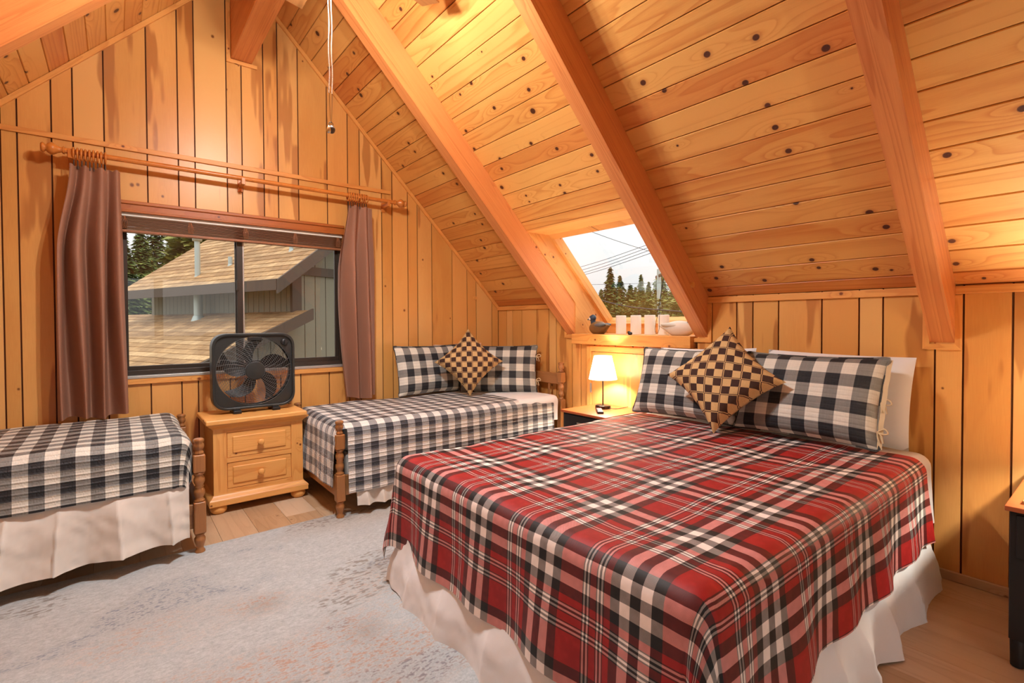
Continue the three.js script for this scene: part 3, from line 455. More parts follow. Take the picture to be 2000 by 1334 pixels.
function softThing(name, label, cat, w, h, t, mat, pos, rot, o = {}) {
  const g = thing(name, label, cat, o.group), inner = new THREE.Matrix4().makeRotationFromEuler(new THREE.Euler(rot[0], rot[1], rot[2], 'YXZ')).setPosition(...pos);
  const cover = part(g, 'cover', pillow(w, h, t, o.pinch ?? 0.05, o.sag ?? 0.12, o.seed ?? 1).applyMatrix4(inner), mat);
  if (o.piping) part(g, 'piping', edgeTube(w, h, o.pinch ?? 0.05, o.piping).applyMatrix4(inner), o.pipeMat ?? mat);
  if (o.hem) part(g, 'hem_band', grid(3, 20, (u, v) => [o.hem * (w / 2 - 0.006 + u * 0.02), (v - 0.5) * h * 0.97, 0.004 * Math.sin(v * 30) + 0.02 * Math.sin(v * Math.PI), u, v]).applyMatrix4(inner), M.cream, 'cream hem of the open end');
  if (o.ties) for (const yy of o.ties) part(g, 'tie', bow(o.tieSide ?? 1).translate((o.tieSide ?? 1) * (w / 2 - 0.01), yy, 0.01).applyMatrix4(inner), M.cream, 'cream cloth tie');
  return g;
}
// corner twin bed pillows
softThing('pillow', 'peach white pillow tucked behind the gingham pillows of the corner bed', 'pillow', 0.6, 0.42, 0.09, M.peach, [2.62, 0.84, -4.09], [-0.2, 0.12, 0], { seed: 3 });
softThing('pillow', 'gingham pillow leaning on the gable wall behind the corner bed', 'pillow', 0.7, 0.44, 0.15, M.sham, [2.24, 0.83, -4.0], [-0.22, 0.03, 0.0], { seed: 6, piping: 0.005, group: 'gingham pillows' });
softThing('pillow', 'gingham pillow with cloth ties leaning on the turned headboard', 'pillow', 0.72, 0.44, 0.15, M.sham, [2.77, 0.82, -3.69], [-0.2, -0.78, 0.0], { seed: 9, piping: 0.005, ties: [0.12, -0.1], tieSide: 1, group: 'gingham pillows' });
softThing('cushion', 'brown and tan checked cushion on its point in the corner of the twin bed', 'cushion', 0.43, 0.43, 0.18, M.cushion, [2.44, 0.905, -3.68], [-0.3, -0.5, Math.PI / 4], { seed: 2, pinch: 0.14, sag: 0, group: 'checked cushions' });

// ---------- queen bed ----------
{
  const t = thing('queen_bed', 'queen bed under the red tartan blanket, its head at the knee wall', 'bed');
  part(t, 'box_spring', bx(1.07, 3.09, 0.14, 0.36, -2.18, -0.64, 'x', 0.02), M.skirt); part(t, 'mattress', bx(1.06, 3.1, 0.36, 0.605, -2.19, -0.63, 'x', 0.05), M.white);
  for (const [x, z] of [[1.25, -2.0], [1.25, -0.8], [2.9, -2.0], [2.9, -0.8]]) part(t, 'leg', rod([x, 0, z], [x, 0.16, z], 0.02, 10), M.black);
}
mesh1('tartan_blanket', 'plush red, black and white tartan blanket spread over the queen bed', 'blanket', drape({ x0: 1.03, x1: 3.0, z0: -2.225, z1: -0.595, H: 0.615, r: 0.06, ox0: 0.45, ox1: -0.06, oz0: 0.42, oz1: 0.4, step: 0.016, lump: 0.012, wave: 0.013, freq: 17, flare: 0.07, corner: 0.03, seed: 1.7 }), M.tartan);
mesh1('bed_skirt', 'white skirt falling to the floor below the tartan blanket', 'bed skirt', ruffle([[2.95, -2.2], [2.0, -2.21], [1.12, -2.21], [1.06, -2.19], [1.03, -2.13], [1.03, -1.4], [1.03, -0.7], [1.06, -0.64], [1.12, -0.61], [2.0, -0.605], [2.95, -0.6]].reverse(), 0.36, 0.008, 0.026, 22, 2.6, 0.03, 0.4), M.white, 'bed skirts');
mesh1('bed_sheet', 'white fitted sheet corner showing at the wall end of the queen bed', 'sheet', drape({ x0: 2.5, x1: 3.105, z0: -2.2, z1: -0.61, H: 0.608, r: 0.06, ox0: -0.02, ox1: 0.05, oz0: 0.25, oz1: 0.36, step: 0.02, lump: 0.008, wave: 0.01, freq: 24, flare: 0.02, corner: 0, seed: 3.1 }), M.white);
const QR = -Math.PI / 2;
softThing('pillow', 'white pillow behind the gingham pillow beside the lamp', 'pillow', 0.68, 0.45, 0.11, M.white, [3.03, 0.855, -1.78], [-0.14, QR, 0.03], { seed: 12, group: 'white pillows' });
softThing('pillow', 'white pillow sticking out behind the gingham pillow with cream hem', 'pillow', 0.7, 0.46, 0.12, M.white, [3.02, 0.85, -1.025], [-0.2, QR + 0.03, -0.02], { seed: 14, pinch: 0.03, group: 'white pillows' });
softThing('pillow', 'gingham pillow at the lamp side of the red bed', 'pillow', 0.7, 0.45, 0.17, M.sham, [2.86, 0.855, -1.8], [-0.34, QR + 0.07, 0.0], { seed: 17, piping: 0.006, group: 'gingham pillows' });
softThing('pillow', 'gingham pillow with ruffled cream open end on the red bed', 'pillow', 0.7, 0.45, 0.17, M.sham, [2.86, 0.855, -1.095], [-0.34, QR - 0.02, 0.0], { seed: 21, piping: 0.006, hem: 1, ties: [0.0, -0.14], tieSide: 1, group: 'gingham pillows' });
softThing('cushion', 'brown and tan checked cushion on its point against the red bed pillows', 'cushion', 0.46, 0.46, 0.2, M.cushion, [2.68, 0.93, -1.46], [-0.46, QR + 0.2, Math.PI / 4], { seed: 4, pinch: 0.15, sag: 0, group: 'checked cushions' });

// ---------- rug ----------
{ const g = new RoundedBoxGeometry(3.2, 0.008, 4.2, 1, 0.003), p = g.attributes.position, uv = g.attributes.uv; for (let i = 0; i < p.count; i++) uv.setXY(i, p.getX(i) / 3.2 + 0.5, p.getZ(i) / 4.2 + 0.5); g.rotateY(0.012); mesh1('area_rug', 'faded grey rug with worn blue and rust patterning', 'rug', g.translate(0.02, 0.0045, -1.13), M.rug); }

// ---------- pine nightstand ----------
{
  const t = thing('nightstand', 'honey pine nightstand with two drawers, the box fan on top', 'nightstand'), zf = -3.745, zb = -4.14, xa = 0.482, xb = 1.042;
  part(t, 'body', merge([bx(xa, xb, 0.1, 0.56, zb, zf - 0.012, 'y', 0.002), bx(xa, xa + 0.078, 0.1, 0.56, zf - 0.014, zf, 'y', 0.002), bx(xb - 0.078, xb, 0.1, 0.56, zf - 0.014, zf, 'y', 0.002), bx(xa + 0.078, xb - 0.078, 0.528, 0.56, zf - 0.014, zf, 'x', 0.001), bx(xa + 0.078, xb - 0.078, 0.327, 0.357, zf - 0.014, zf, 'x', 0.001), bx(xa + 0.078, xb - 0.078, 0.1, 0.152, zf - 0.014, zf, 'x', 0.001)]), M.pine);
  const mould = (y0, y1, d0, d1) => { const q = (y, d) => [[xa - d, y, zf + d], [xb + d, y, zf + d], [xb + d, y, zb], [xa - d, y, zb]], n = 6, P = []; for (let i = 0; i < n; i++) { const f = (k) => d0 + (d1 - d0) * (0.5 - 0.5 * Math.cos(Math.PI * k / n)), a = q(lerp(y0, y1, i / n), f(i)), b = q(lerp(y0, y1, (i + 1) / n), f(i + 1)); for (let k = 0; k < 4; k++) { const c = a[k], d = a[(k + 1) % 4], e = b[(k + 1) % 4], g = b[k]; P.push(...c, ...d, ...e, ...c, ...e, ...g); } } const g = new THREE.BufferGeometry(); g.setAttribute('position', new THREE.Float32BufferAttribute(P, 3)); g.computeVertexNormals(); return boxUV(g, 'x'); };
  part(t, 'crown_moulding', mould(0.553, 0.592, 0.002, 0.034), M.pine); part(t, 'top', bx(xa - 0.046, xb + 0.022, 0.59, 0.625, zb - 0.005, zf + 0.046, 'x', 0.01), M.pine);
  part(t, 'base_moulding', merge([mould(0.086, 0.128, 0.03, 0.0), bx(xa - 0.03, xb + 0.028, 0.055, 0.087, zb, zf + 0.03, 'x', 0.004)]), M.pine);
  for (const [x, z] of [[xa + 0.03, zf - 0.025], [xb - 0.03, zf - 0.025], [xa + 0.03, zb + 0.05], [xb - 0.03, zb + 0.05]]) part(t, 'bun_foot', lathe([[0, 0], [0.034, 0], [0.046, 0.014], [0.05, 0.03], [0.045, 0.046], [0.032, 0.057], [0, 0.057]], 20), M.pine).position.set(x, 0, z);
  for (const [y0, y1] of [[0.36, 0.525], [0.155, 0.324]]) {
    const d = part(t, 'drawer', merge([bx(xa + 0.082, xb - 0.082, y0, y1, zf - 0.016, zf - 0.004, 'x', 0.002), bx(xa + 0.112, xb - 0.112, y0 + 0.026, y1 - 0.026, zf - 0.012, zf + 0.004, 'x', 0.008)]), M.pine);
    const k = part(d, 'knob', lathe([[0, 0], [0.009, 0], [0.009, 0.012], [0.019, 0.02], [0.022, 0.027], [0.018, 0.034], [0.008, 0.037], [0, 0.0375]], 20).rotateX(Math.PI / 2), M.pine); k.position.set((xa + xb) / 2, (y0 + y1) / 2, zf + 0.003);
  }
}
// ---------- box fan ----------
{
  const t = thing('box_fan', 'dark grey box fan with five curved blades on the pine nightstand', 'fan'), cx = 0.768, cy = 0.916, zc = -3.95, D = 0.1, w = 0.262, R = 0.243;
  const rr2 = (a, r) => { const s = new THREE.Shape(); s.moveTo(-a + r, -a); s.lineTo(a - r, -a); s.quadraticCurveTo(a, -a, a, -a + r); s.lineTo(a, a - r); s.quadraticCurveTo(a, a, a - r, a); s.lineTo(-a + r, a); s.quadraticCurveTo(-a, a, -a, a - r); s.lineTo(-a, -a + r); s.quadraticCurveTo(-a, -a, -a + r, -a); return s; };
  const hole = new THREE.Path(); hole.absarc(0, 0, R, 0, Math.PI * 2, true);
  const face = rr2(w, 0.1); face.holes.push(hole);
  const rim = rr2(w, 0.1); { const h = rr2(w - 0.01, 0.094); rim.holes.push(new THREE.Path(h.getPoints(12).reverse())); }
  part(t, 'housing', merge([new THREE.ExtrudeGeometry(rim, { depth: D, bevelEnabled: true, bevelSize: 0.004, bevelThickness: 0.006, bevelSegments: 2, curveSegments: 12 }).translate(0, 0, -D / 2), new THREE.ExtrudeGeometry(face, { depth: 0.006, bevelEnabled: false, curveSegments: 40 }).translate(0, 0, D / 2 - 0.016), new THREE.ExtrudeGeometry(face, { depth: 0.004, bevelEnabled: false, curveSegments: 40 }).translate(0, 0, -D / 2 + 0.01)]).translate(cx, cy, zc), M.fan);
  const grille = (z, bulge) => { const g = []; for (let k = 0; k < 15; k++) { const r = 0.066 + k * 0.0125; g.push(new THREE.TorusGeometry(r, 0.00095, 5, 64).translate(0, 0, z + bulge * (1 - (r / R) ** 2))); } for (let k = 0; k < 36; k++) { const P = []; for (let q = 0; q <= 5; q++) { const r = lerp(0.05, 0.246, q / 5), a = k / 36 * Math.PI * 2 + 0.35 * (q / 5); P.push([r * Math.cos(a), r * Math.sin(a), z + bulge * (1 - (r / R) ** 2)]); } g.push(tube(P, 0.001, 8, 4)); } return merge(g).translate(cx, cy, zc); };
  part(t, 'front_grille', grille(0.038, 0.012), M.wire); part(t, 'rear_grille', grille(-0.046, -0.006), M.wire);
  part(t, 'badge_disc', lathe([[0, 0], [0.058, 0], [0.064, 0.004], [0.06, 0.012], [0, 0.014]], 32).rotateX(Math.PI / 2).translate(cx, cy, zc + 0.044), M.fan);
  const hubm = part(t, 'hub', new THREE.CylinderGeometry(0.05, 0.05, 0.06, 24).rotateX(Math.PI / 2).translate(cx, cy, zc), M.black);
  for (let k = 0; k < 5; k++) { const a0 = 0.72 + k * Math.PI * 2 / 5; part(t, 'blade', grid(14, 8, (u, v) => { const r = lerp(0.045, 0.232, u), sweep = a0 - 0.55 * u * u * 1.1 + (v - 0.5) * lerp(0.75, 0.5, u) * (1 - 0.55 * u ** 5), zz = (v - 0.5) * lerp(0.05, 0.03, u); return [cx + r * Math.cos(sweep), cy + r * Math.sin(sweep), zc + zz]; }), M.blade); }
  const kn = part(t, 'control_knob', lathe([[0, 0], [0.024, 0], [0.025, 0.006], [0.021, 0.016], [0, 0.018]], 24).rotateX(Math.PI / 2).translate(cx + 0.197, cy + 0.2, zc + 0.04), M.black); part(kn, 'knob_grip', bx(-0.004, 0.004, -0.019, 0.019, 0, 0.012).translate(cx + 0.197, cy + 0.2, zc + 0.055), M.black);
  part(t, 'handle', bx(cx - 0.045, cx + 0.045, cy + 0.215, cy + 0.24, zc + 0.03, zc + 0.05), M.black);
  for (const dx of [-0.12, 0.13]) part(t, 'foot', merge([bx(cx + dx - 0.022, cx + dx + 0.022, 0.645, 0.662, zc - 0.02, zc + 0.06, 'x', 0.004), bx(cx + dx - 0.026, cx + dx + 0.026, 0.625, 0.648, zc - 0.07, zc + 0.085, 'x', 0.005)]), M.black);
  part(t, 'power_cord', tube([[cx + 0.2, 0.7, zc - 0.05], [cx + 0.24, 0.66, zc - 0.09], [cx + 0.26, 0.634, zc - 0.11], [cx + 0.28, 0.632, zc - 0.14], [cx + 0.284, 0.631, zc - 0.16]], 0.003, 24, 6), M.black);
}
// ---------- curtains, rod, blind ----------
const RODY = 2.305, RODZ = ZW + 0.115;
{
  const t = thing('curtain_rod', 'wooden curtain rod with turned finials above the gable window', 'curtain rod');
  part(t, 'pole', rod([-0.24, RODY, RODZ], [1.93, RODY, RODZ], 0.0165, 16), M.rodwood);
  const fin = (s) => lathe([[0, 0], [0.018, 0], [0.018, 0.008], [0.012, 0.014], [0.016, 0.03], [0.026, 0.046], [0.03, 0.06], [0.024, 0.076], [0.014, 0.084], [0.022, 0.092], [0.024, 0.1], [0.018, 0.108], [0, 0.11]], 18).scale(1.25, 1.0, 1.25).rotateZ(-s * Math.PI / 2);
  part(t, 'finial', fin(-1).translate(-0.23, RODY, RODZ), M.rodwood); part(t, 'finial', fin(1).translate(1.92, RODY, RODZ), M.rodwood);
  for (const x of [-0.205, 0.735, 1.86]) part(t, 'bracket', merge([bx(x - 0.012, x + 0.012, RODY - 0.045, RODY - 0.012, ZW + 0.002, RODZ + 0.014, 'z', 0.004), bx(x - 0.016, x + 0.016, RODY - 0.075, RODY + 0.02, ZW, ZW + 0.014, 'y', 0.003), bx(x - 0.012, x + 0.012, RODY - 0.045, RODY + 0.004, RODZ + 0.014, RODZ + 0.022, 'y', 0.002)]), M.rodwood);
}
function curtain(label, xa0, xb0, xa1, xb1, y1, ringX0, ringX1, folds, seed, spread) {
  const t = thing('curtain', label, 'curtain', 'brown curtains');
  const y0 = 2.215;
  part(t, 'cloth', grid(110, 60, (u, v) => {
    const s = smooth(v, 0, 0.35), xa = lerp(xa0, xa1, s) - spread * Math.sin(v * Math.PI) * 0.5, xb = lerp(xb0, xb1, s);
    const uu = u + 0.035 * Math.sin(u * Math.PI * 2 * folds + seed) * (0.4 + 0.6 * s) + 0.02 * Math.sin(v * 4 + u * 9 + seed), f = Math.sin(u * Math.PI * 2 * folds + seed + 0.6 * Math.sin(v * 3 + seed)), amp = lerp(0.022, 0.05, s) * (0.65 + 0.7 * vn(u * folds + seed, v * 1.5));
    const wr = 0.006 * (fbm(u * 7 + seed, v * 9, 3) - 0.5);
    return [lerp(xa, xb, uu), lerp(y0 + 0.012 * Math.abs(f), y1 + 0.01 * Math.sin(u * 8), v), RODZ + 0.0 + f * amp + wr + 0.01, u * 0.9, v * 1.5];
  }), M.curtain);
  for (let k = 0; k < 9; k++) { const x = lerp(ringX0, ringX1, k / 8), r = part(t, 'ring', new THREE.TorusGeometry(0.034, 0.0056, 8, 24).rotateY(Math.PI / 2 + 0.12 * (hash(k, 4) - 0.5)).translate(x, RODY - 0.011, RODZ), M.rodwood); part(r, 'clip', bx(x - 0.003, x + 0.003, y0 - 0.012, RODY - 0.045, RODZ - 0.003, RODZ + 0.003, 'y', 0.001), M.bronze); }
}
curtain('brown curtain falling behind the near twin bed, left side of the gable window', -0.215, 0.035, -0.285, 0.05, 0.67, -0.19, -0.04, 3.4, 0.8, 0.0);
curtain('brown curtain beside the corner twin bed, right side of the gable window', 1.5, 1.71, 1.455, 1.73, 0.625, 1.51, 1.665, 2.6, 2.4, 0.1);
{
  const t = thing('window_blind', 'brown wooden blind pulled up under its valance', 'blind'), z = ZW - 0.012;
  part(t, 'valance', merge([bx(0.0, 1.51, 1.995, 2.062, ZW + 0.004, ZW + 0.016, 'x', 0.003), bx(0.0, 1.51, 2.044, 2.068, ZW + 0.004, ZW + 0.026, 'x', 0.006), bx(0.0, 1.51, 1.99, 2.006, ZW + 0.004, ZW + 0.022, 'x', 0.005)]), M.valance);
  part(t, 'head_rail', bx(0.01, 1.5, 1.968, 2.03, ZW - 0.05, ZW - 0.004), M.paint, 'white metal head rail');
  for (let k = 0; k < 9; k++) part(t, 'slat', bx(0.012, 1.498, 0, 0.0028, -0.024, 0.024, 'x', 0.001).rotateX(0.04 * (hash(k, 8) - 0.5)).translate(0.004 * (hash(k, 2) - 0.5), 1.886 + k * 0.009 + 0.0012 * hash(k, 3), z - 0.012), M.slat);
  part(t, 'bottom_rail', bx(0.01, 1.5, 1.862, 1.88, z - 0.036, z + 0.012, 'x', 0.003), M.slat);
  for (const x of [0.05, 0.42, 0.77, 1.12, 1.46]) part(t, 'ladder_cord', merge([0, 1, 2, 3, 4].map((k) => tube([[x + (k - 2) * 0.006, 1.995, z - 0.012], [x + (k - 2) * 0.004 + 0.008 * (hash(k, x * 50 | 0) - 0.5), 1.955, z + 0.012], [x + (k - 2) * 0.008, 1.925, z + 0.02], [x + (k - 2) * 0.006, 1.885, z + 0.014]], 0.002, 10, 5))), M.slat);
}
// small round plugs
mesh1('wood_plug', 'pale round wood plug high on the gable panelling', 'plug', new THREE.CylinderGeometry(0.017, 0.019, 0.014, 20).rotateX(Math.PI / 2).translate(2.84, 1.5, ZW + 0.007), M.trim, 'round wood plugs');
mesh1('wood_plug', 'pale round wood plug on the rafter beside the roof window', 'plug', new THREE.CylinderGeometry(0.017, 0.019, 0.014, 20).rotateX(Math.PI / 2).translate(2.93, 1.49, -1.799), M.trim, 'round wood plugs');
// ---------- shelf things ----------
{
  const zs = [[-2.66, 'nearest the mallard decoy'], [-2.51, 'behind the small dark ornament'], [-2.375, 'between the ornament and the looped cord'], [-2.25, 'behind the looped cord']];
  for (const [z, nm] of zs) { const t = thing('pillar_candle', 'white pillar candle on the window shelf ' + nm, 'candle', 'pillar candles on the window shelf'); part(t, 'wax', lathe([[0, 0], [0.041, 0], [0.042, 0.003], [0.042, 0.15], [0.039, 0.154], [0.03, 0.152], [0, 0.15]], 28).translate(3.27, 1.15, z), M.candle); part(t, 'wick', rod([3.27, 1.3, z], [3.272, 1.312, z], 0.0012, 6), M.black); }
  const duck = (name, label, mats, pos, dir, white) => {
    const t = thing(name, label, 'decoy', 'duck decoys on the window shelf'), B = (f) => f.rotateY(dir).translate(...pos);
    // own axes: bill toward +x
    const sph = (f, a = 24, b = 16) => grid(a, b, (u, v) => { const th = u * Math.PI * 2, ph = (v - 0.5) * Math.PI; return f(Math.cos(ph) * Math.cos(th), Math.sin(ph), Math.cos(ph) * Math.sin(th)); });
    part(t, 'body', B(sph((x, y, z) => { const tail = smooth(-x, 0.35, 1); return [x * 0.115 - tail * 0.045, 0.05 + (y < 0 ? Math.max(y * 0.062, -0.05) : y * 0.058) * (1 - 0.75 * tail) + tail * 0.022, z * 0.058 * (1 - 0.6 * tail)]; })), mats[0]);
    part(t, 'wing', B(merge([1, -1].map((s) => sph((x, y, z) => [x * 0.085 - 0.045, 0.074 + y * 0.018 - 0.006 * x, s * 0.03 + z * 0.026], 14, 10)))), mats[3]);
    if (white) return t;
    part(t, 'neck', B(tube([[0.062, 0.06, 0], [0.078, 0.09, 0], [0.082, 0.118, 0]], 0.022, 12, 12)), mats[1]);
    const h = part(t, 'head', B(sph((x, y, z) => [0.088 + x * 0.04, 0.134 + y * 0.03 + (x < 0 ? 0.003 : 0), z * 0.026], 18, 12)), mats[1]);
    part(h, 'bill', B(sph((x, y, z) => [0.135 + x * 0.03, 0.126 + y * 0.008 - x * 0.004, z * 0.014], 12, 8)), mats[2]);
    for (const s of [1, -1]) part(h, 'cheek', B(sph((x, y, z) => [0.098 + x * 0.014, 0.13 + y * 0.012, s * 0.022 + z * 0.006], 10, 8)), M.white, 'white cheek patch');
    return t;
  };
  duck('duck_decoy', 'painted duck decoy with dark blue head and brown flank', [std({ color: '#7a5a34', roughness: 0.5 }), std({ color: '#2c3e50', roughness: 0.4 }), std({ color: '#6d7a80', roughness: 0.4 }), std({ color: '#59636a', roughness: 0.5 })], [3.22, 1.15, -2.86], 1.35, false);
  const ivory = std({ color: '#d9d3c6', roughness: 0.5 });
  duck('duck_decoy', 'whitish duck decoy beside the rafter with a dark head', [ivory, std({ color: '#2f2b28', roughness: 0.5 }), std({ color: '#5d5346', roughness: 0.4 }), std({ color: '#c9c2b3', roughness: 0.5 })], [3.2, 1.15, -2.07], -1.35, false);
  const k = thing('dark_ornament', 'small dark rounded ornament on the front of the window shelf', 'ornament'), S = (r, x, y, z) => new THREE.SphereGeometry(r, 14, 10).scale(1, 0.8, 1.2).translate(x, y, z);
  part(k, 'body', merge([S(0.016, 3.12, 1.162, -2.45), S(0.01, 3.12, 1.172, -2.462)]), M.black); part(k, 'base', new THREE.CylinderGeometry(0.012, 0.014, 0.004, 14).translate(3.12, 1.152, -2.45), M.black);
  mesh1('blind_cord', 'thin dark cord hanging in a loop before the last candle', 'cord', merge([tube([[3.0, 1.66, -2.04], [3.06, 1.45, -2.13], [3.085, 1.3, -2.175], [3.09, 1.2, -2.2], [3.092, 1.163, -2.185], [3.09, 1.2, -2.165], [3.08, 1.3, -2.155], [3.05, 1.45, -2.12], [3.0, 1.66, -2.04]], 0.0016, 80, 5)]), M.black);
}
// ---------- dark nightstands, lamps, remote ----------
function darkStand(label, xf, z0, z1, knob) {
  const t = thing('nightstand', label, 'nightstand', 'cherry topped black nightstands'), yt = 0.585;
  part(t, 'top', bx(xf, XK - 0.02, yt - 0.018, yt, z0, z1, 'z', 0.003), M.cherry);
  part(t, 'body', bx(xf + 0.02, XK - 0.03, 0.1, yt - 0.018, z0 + 0.012, z1 - 0.012, 'y', 0.003), M.ebony);
  const d = part(t, 'drawer', bx(xf + 0.012, xf + 0.024, 0.4, yt - 0.03, z0 + 0.03, z1 - 0.03, 'z', 0.003), M.ebony); part(d, 'pull', bx(xf - 0.006, xf + 0.014, 0.5, 0.512, (z0 + z1) / 2 - 0.05, (z0 + z1) / 2 + 0.05, 'z', 0.003), M.chrome, 'bright metal pull');
  for (const [x, z] of [[xf + 0.04, z0 + 0.035], [xf + 0.04, z1 - 0.035], [XK - 0.06, z0 + 0.035], [XK - 0.06, z1 - 0.035]]) part(t, 'leg', lathe([[0, 0], [0.016, 0], [0.02, 0.004], [0.022, 0.1], [0, 0.1]], 14).translate(x, 0, z), M.ebony);
  return t;
}
darkStand('black nightstand with cherry top between the twin bed and the red bed', 2.65, -2.74, -2.29);
darkStand('black nightstand with cherry top at the near side of the red bed', 2.49, -0.29, 0.17);
function tableLamp(label, x, z) {
  const t = thing('table_lamp', label, 'lamp', 'table lamps with cone shades'), y = 0.585;
  part(t, 'base', merge([lathe([[0, 0], [0.056, 0], [0.056, 0.022], [0.05, 0.027], [0, 0.03]], 32), ...Array.from({ length: 30 }, (_, k) => wbox(0.004, 0.02, 0.004, 'y', 0.001).translate(0.056 * Math.cos(k / 30 * 6.283), 0.012, 0.056 * Math.sin(k / 30 * 6.283)))]).translate(x, y, z), M.stem);
  part(t, 'stem', rod([x, y + 0.028, z], [x, y + 0.275, z], 0.0055, 12), M.stem);
  part(t, 'socket', lathe([[0, 0], [0.014, 0], [0.014, 0.04], [0, 0.042]], 14).translate(x, y + 0.235, z), M.stem);
  const sh = part(t, 'shade', lathe([[0.107, 0.226], [0.108, 0.226], [0.067, 0.405], [0.066, 0.405]], 48).translate(x, y, z), M.shade);
  part(sh, 'shade_ring', merge([new THREE.TorusGeometry(0.107, 0.0016, 6, 48).rotateX(Math.PI / 2).translate(x, y + 0.226, z), new THREE.TorusGeometry(0.0665, 0.0016, 6, 48).rotateX(Math.PI / 2).translate(x, y + 0.405, z)]), M.cream);
  part(t, 'bulb', new THREE.SphereGeometry(0.027, 16, 12).translate(x, y + 0.31, z), M.bulb);
  const l = new THREE.PointLight(LAMP_COLOR, TABLE_LAMP); l.position.set(x, y + 0.31, z); l.castShadow = true; l.shadow.radius = 1.35; l.name = 'table_lamp_light'; scene.add(l);
  part(t, 'cord', tube([[x, y + 0.01, z + 0.055], [x + 0.04, y + 0.004, z + 0.085], [x + 0.1, y + 0.004, z + 0.1], [XK - 0.03, y + 0.006, z + 0.1]], 0.0025, 24, 6), M.black);
}
tableLamp('lit table lamp with white cone shade on the nightstand between two beds', 2.93, -2.56);
tableLamp('lit table lamp with white cone shade on the near nightstand', 2.76, -0.06);
{
  const t = thing('remote_control', 'black remote control lying before the lamp', 'remote'), x = 2.79, z = -2.47, R = (g) => g.rotateY(-0.75).translate(x, 0.585, z);
  const b = part(t, 'case', R(wbox(0.045, 0.018, 0.16, 'z', 0.006).translate(0, 0.009, 0)), M.black); for (let i = 0; i < 6; i++) for (let j = 0; j < 3; j++) part(t, 'button', R(wbox(0.007, 0.003, 0.007, 'x', 0.001).translate(-0.012 + j * 0.012, 0.019, -0.055 + i * 0.016)), std({ color: i ? '#8d8f92' : '#a33', roughness: 0.6 }));
}
mesh1('table_runner', 'pale green woven mat on the near nightstand', 'mat', grid(20, 20, (u, v) => [2.555 + u * 0.3, 0.5885 + 0.008 * (1 - u) * (1 - u) + 0.002 * Math.sin(v * 40), -0.25 + v * 0.36, u, v]), std({ color: '#b9b06e', roughness: 0.95, bumpMap: T_cloth, bumpScale: 0.002 }));
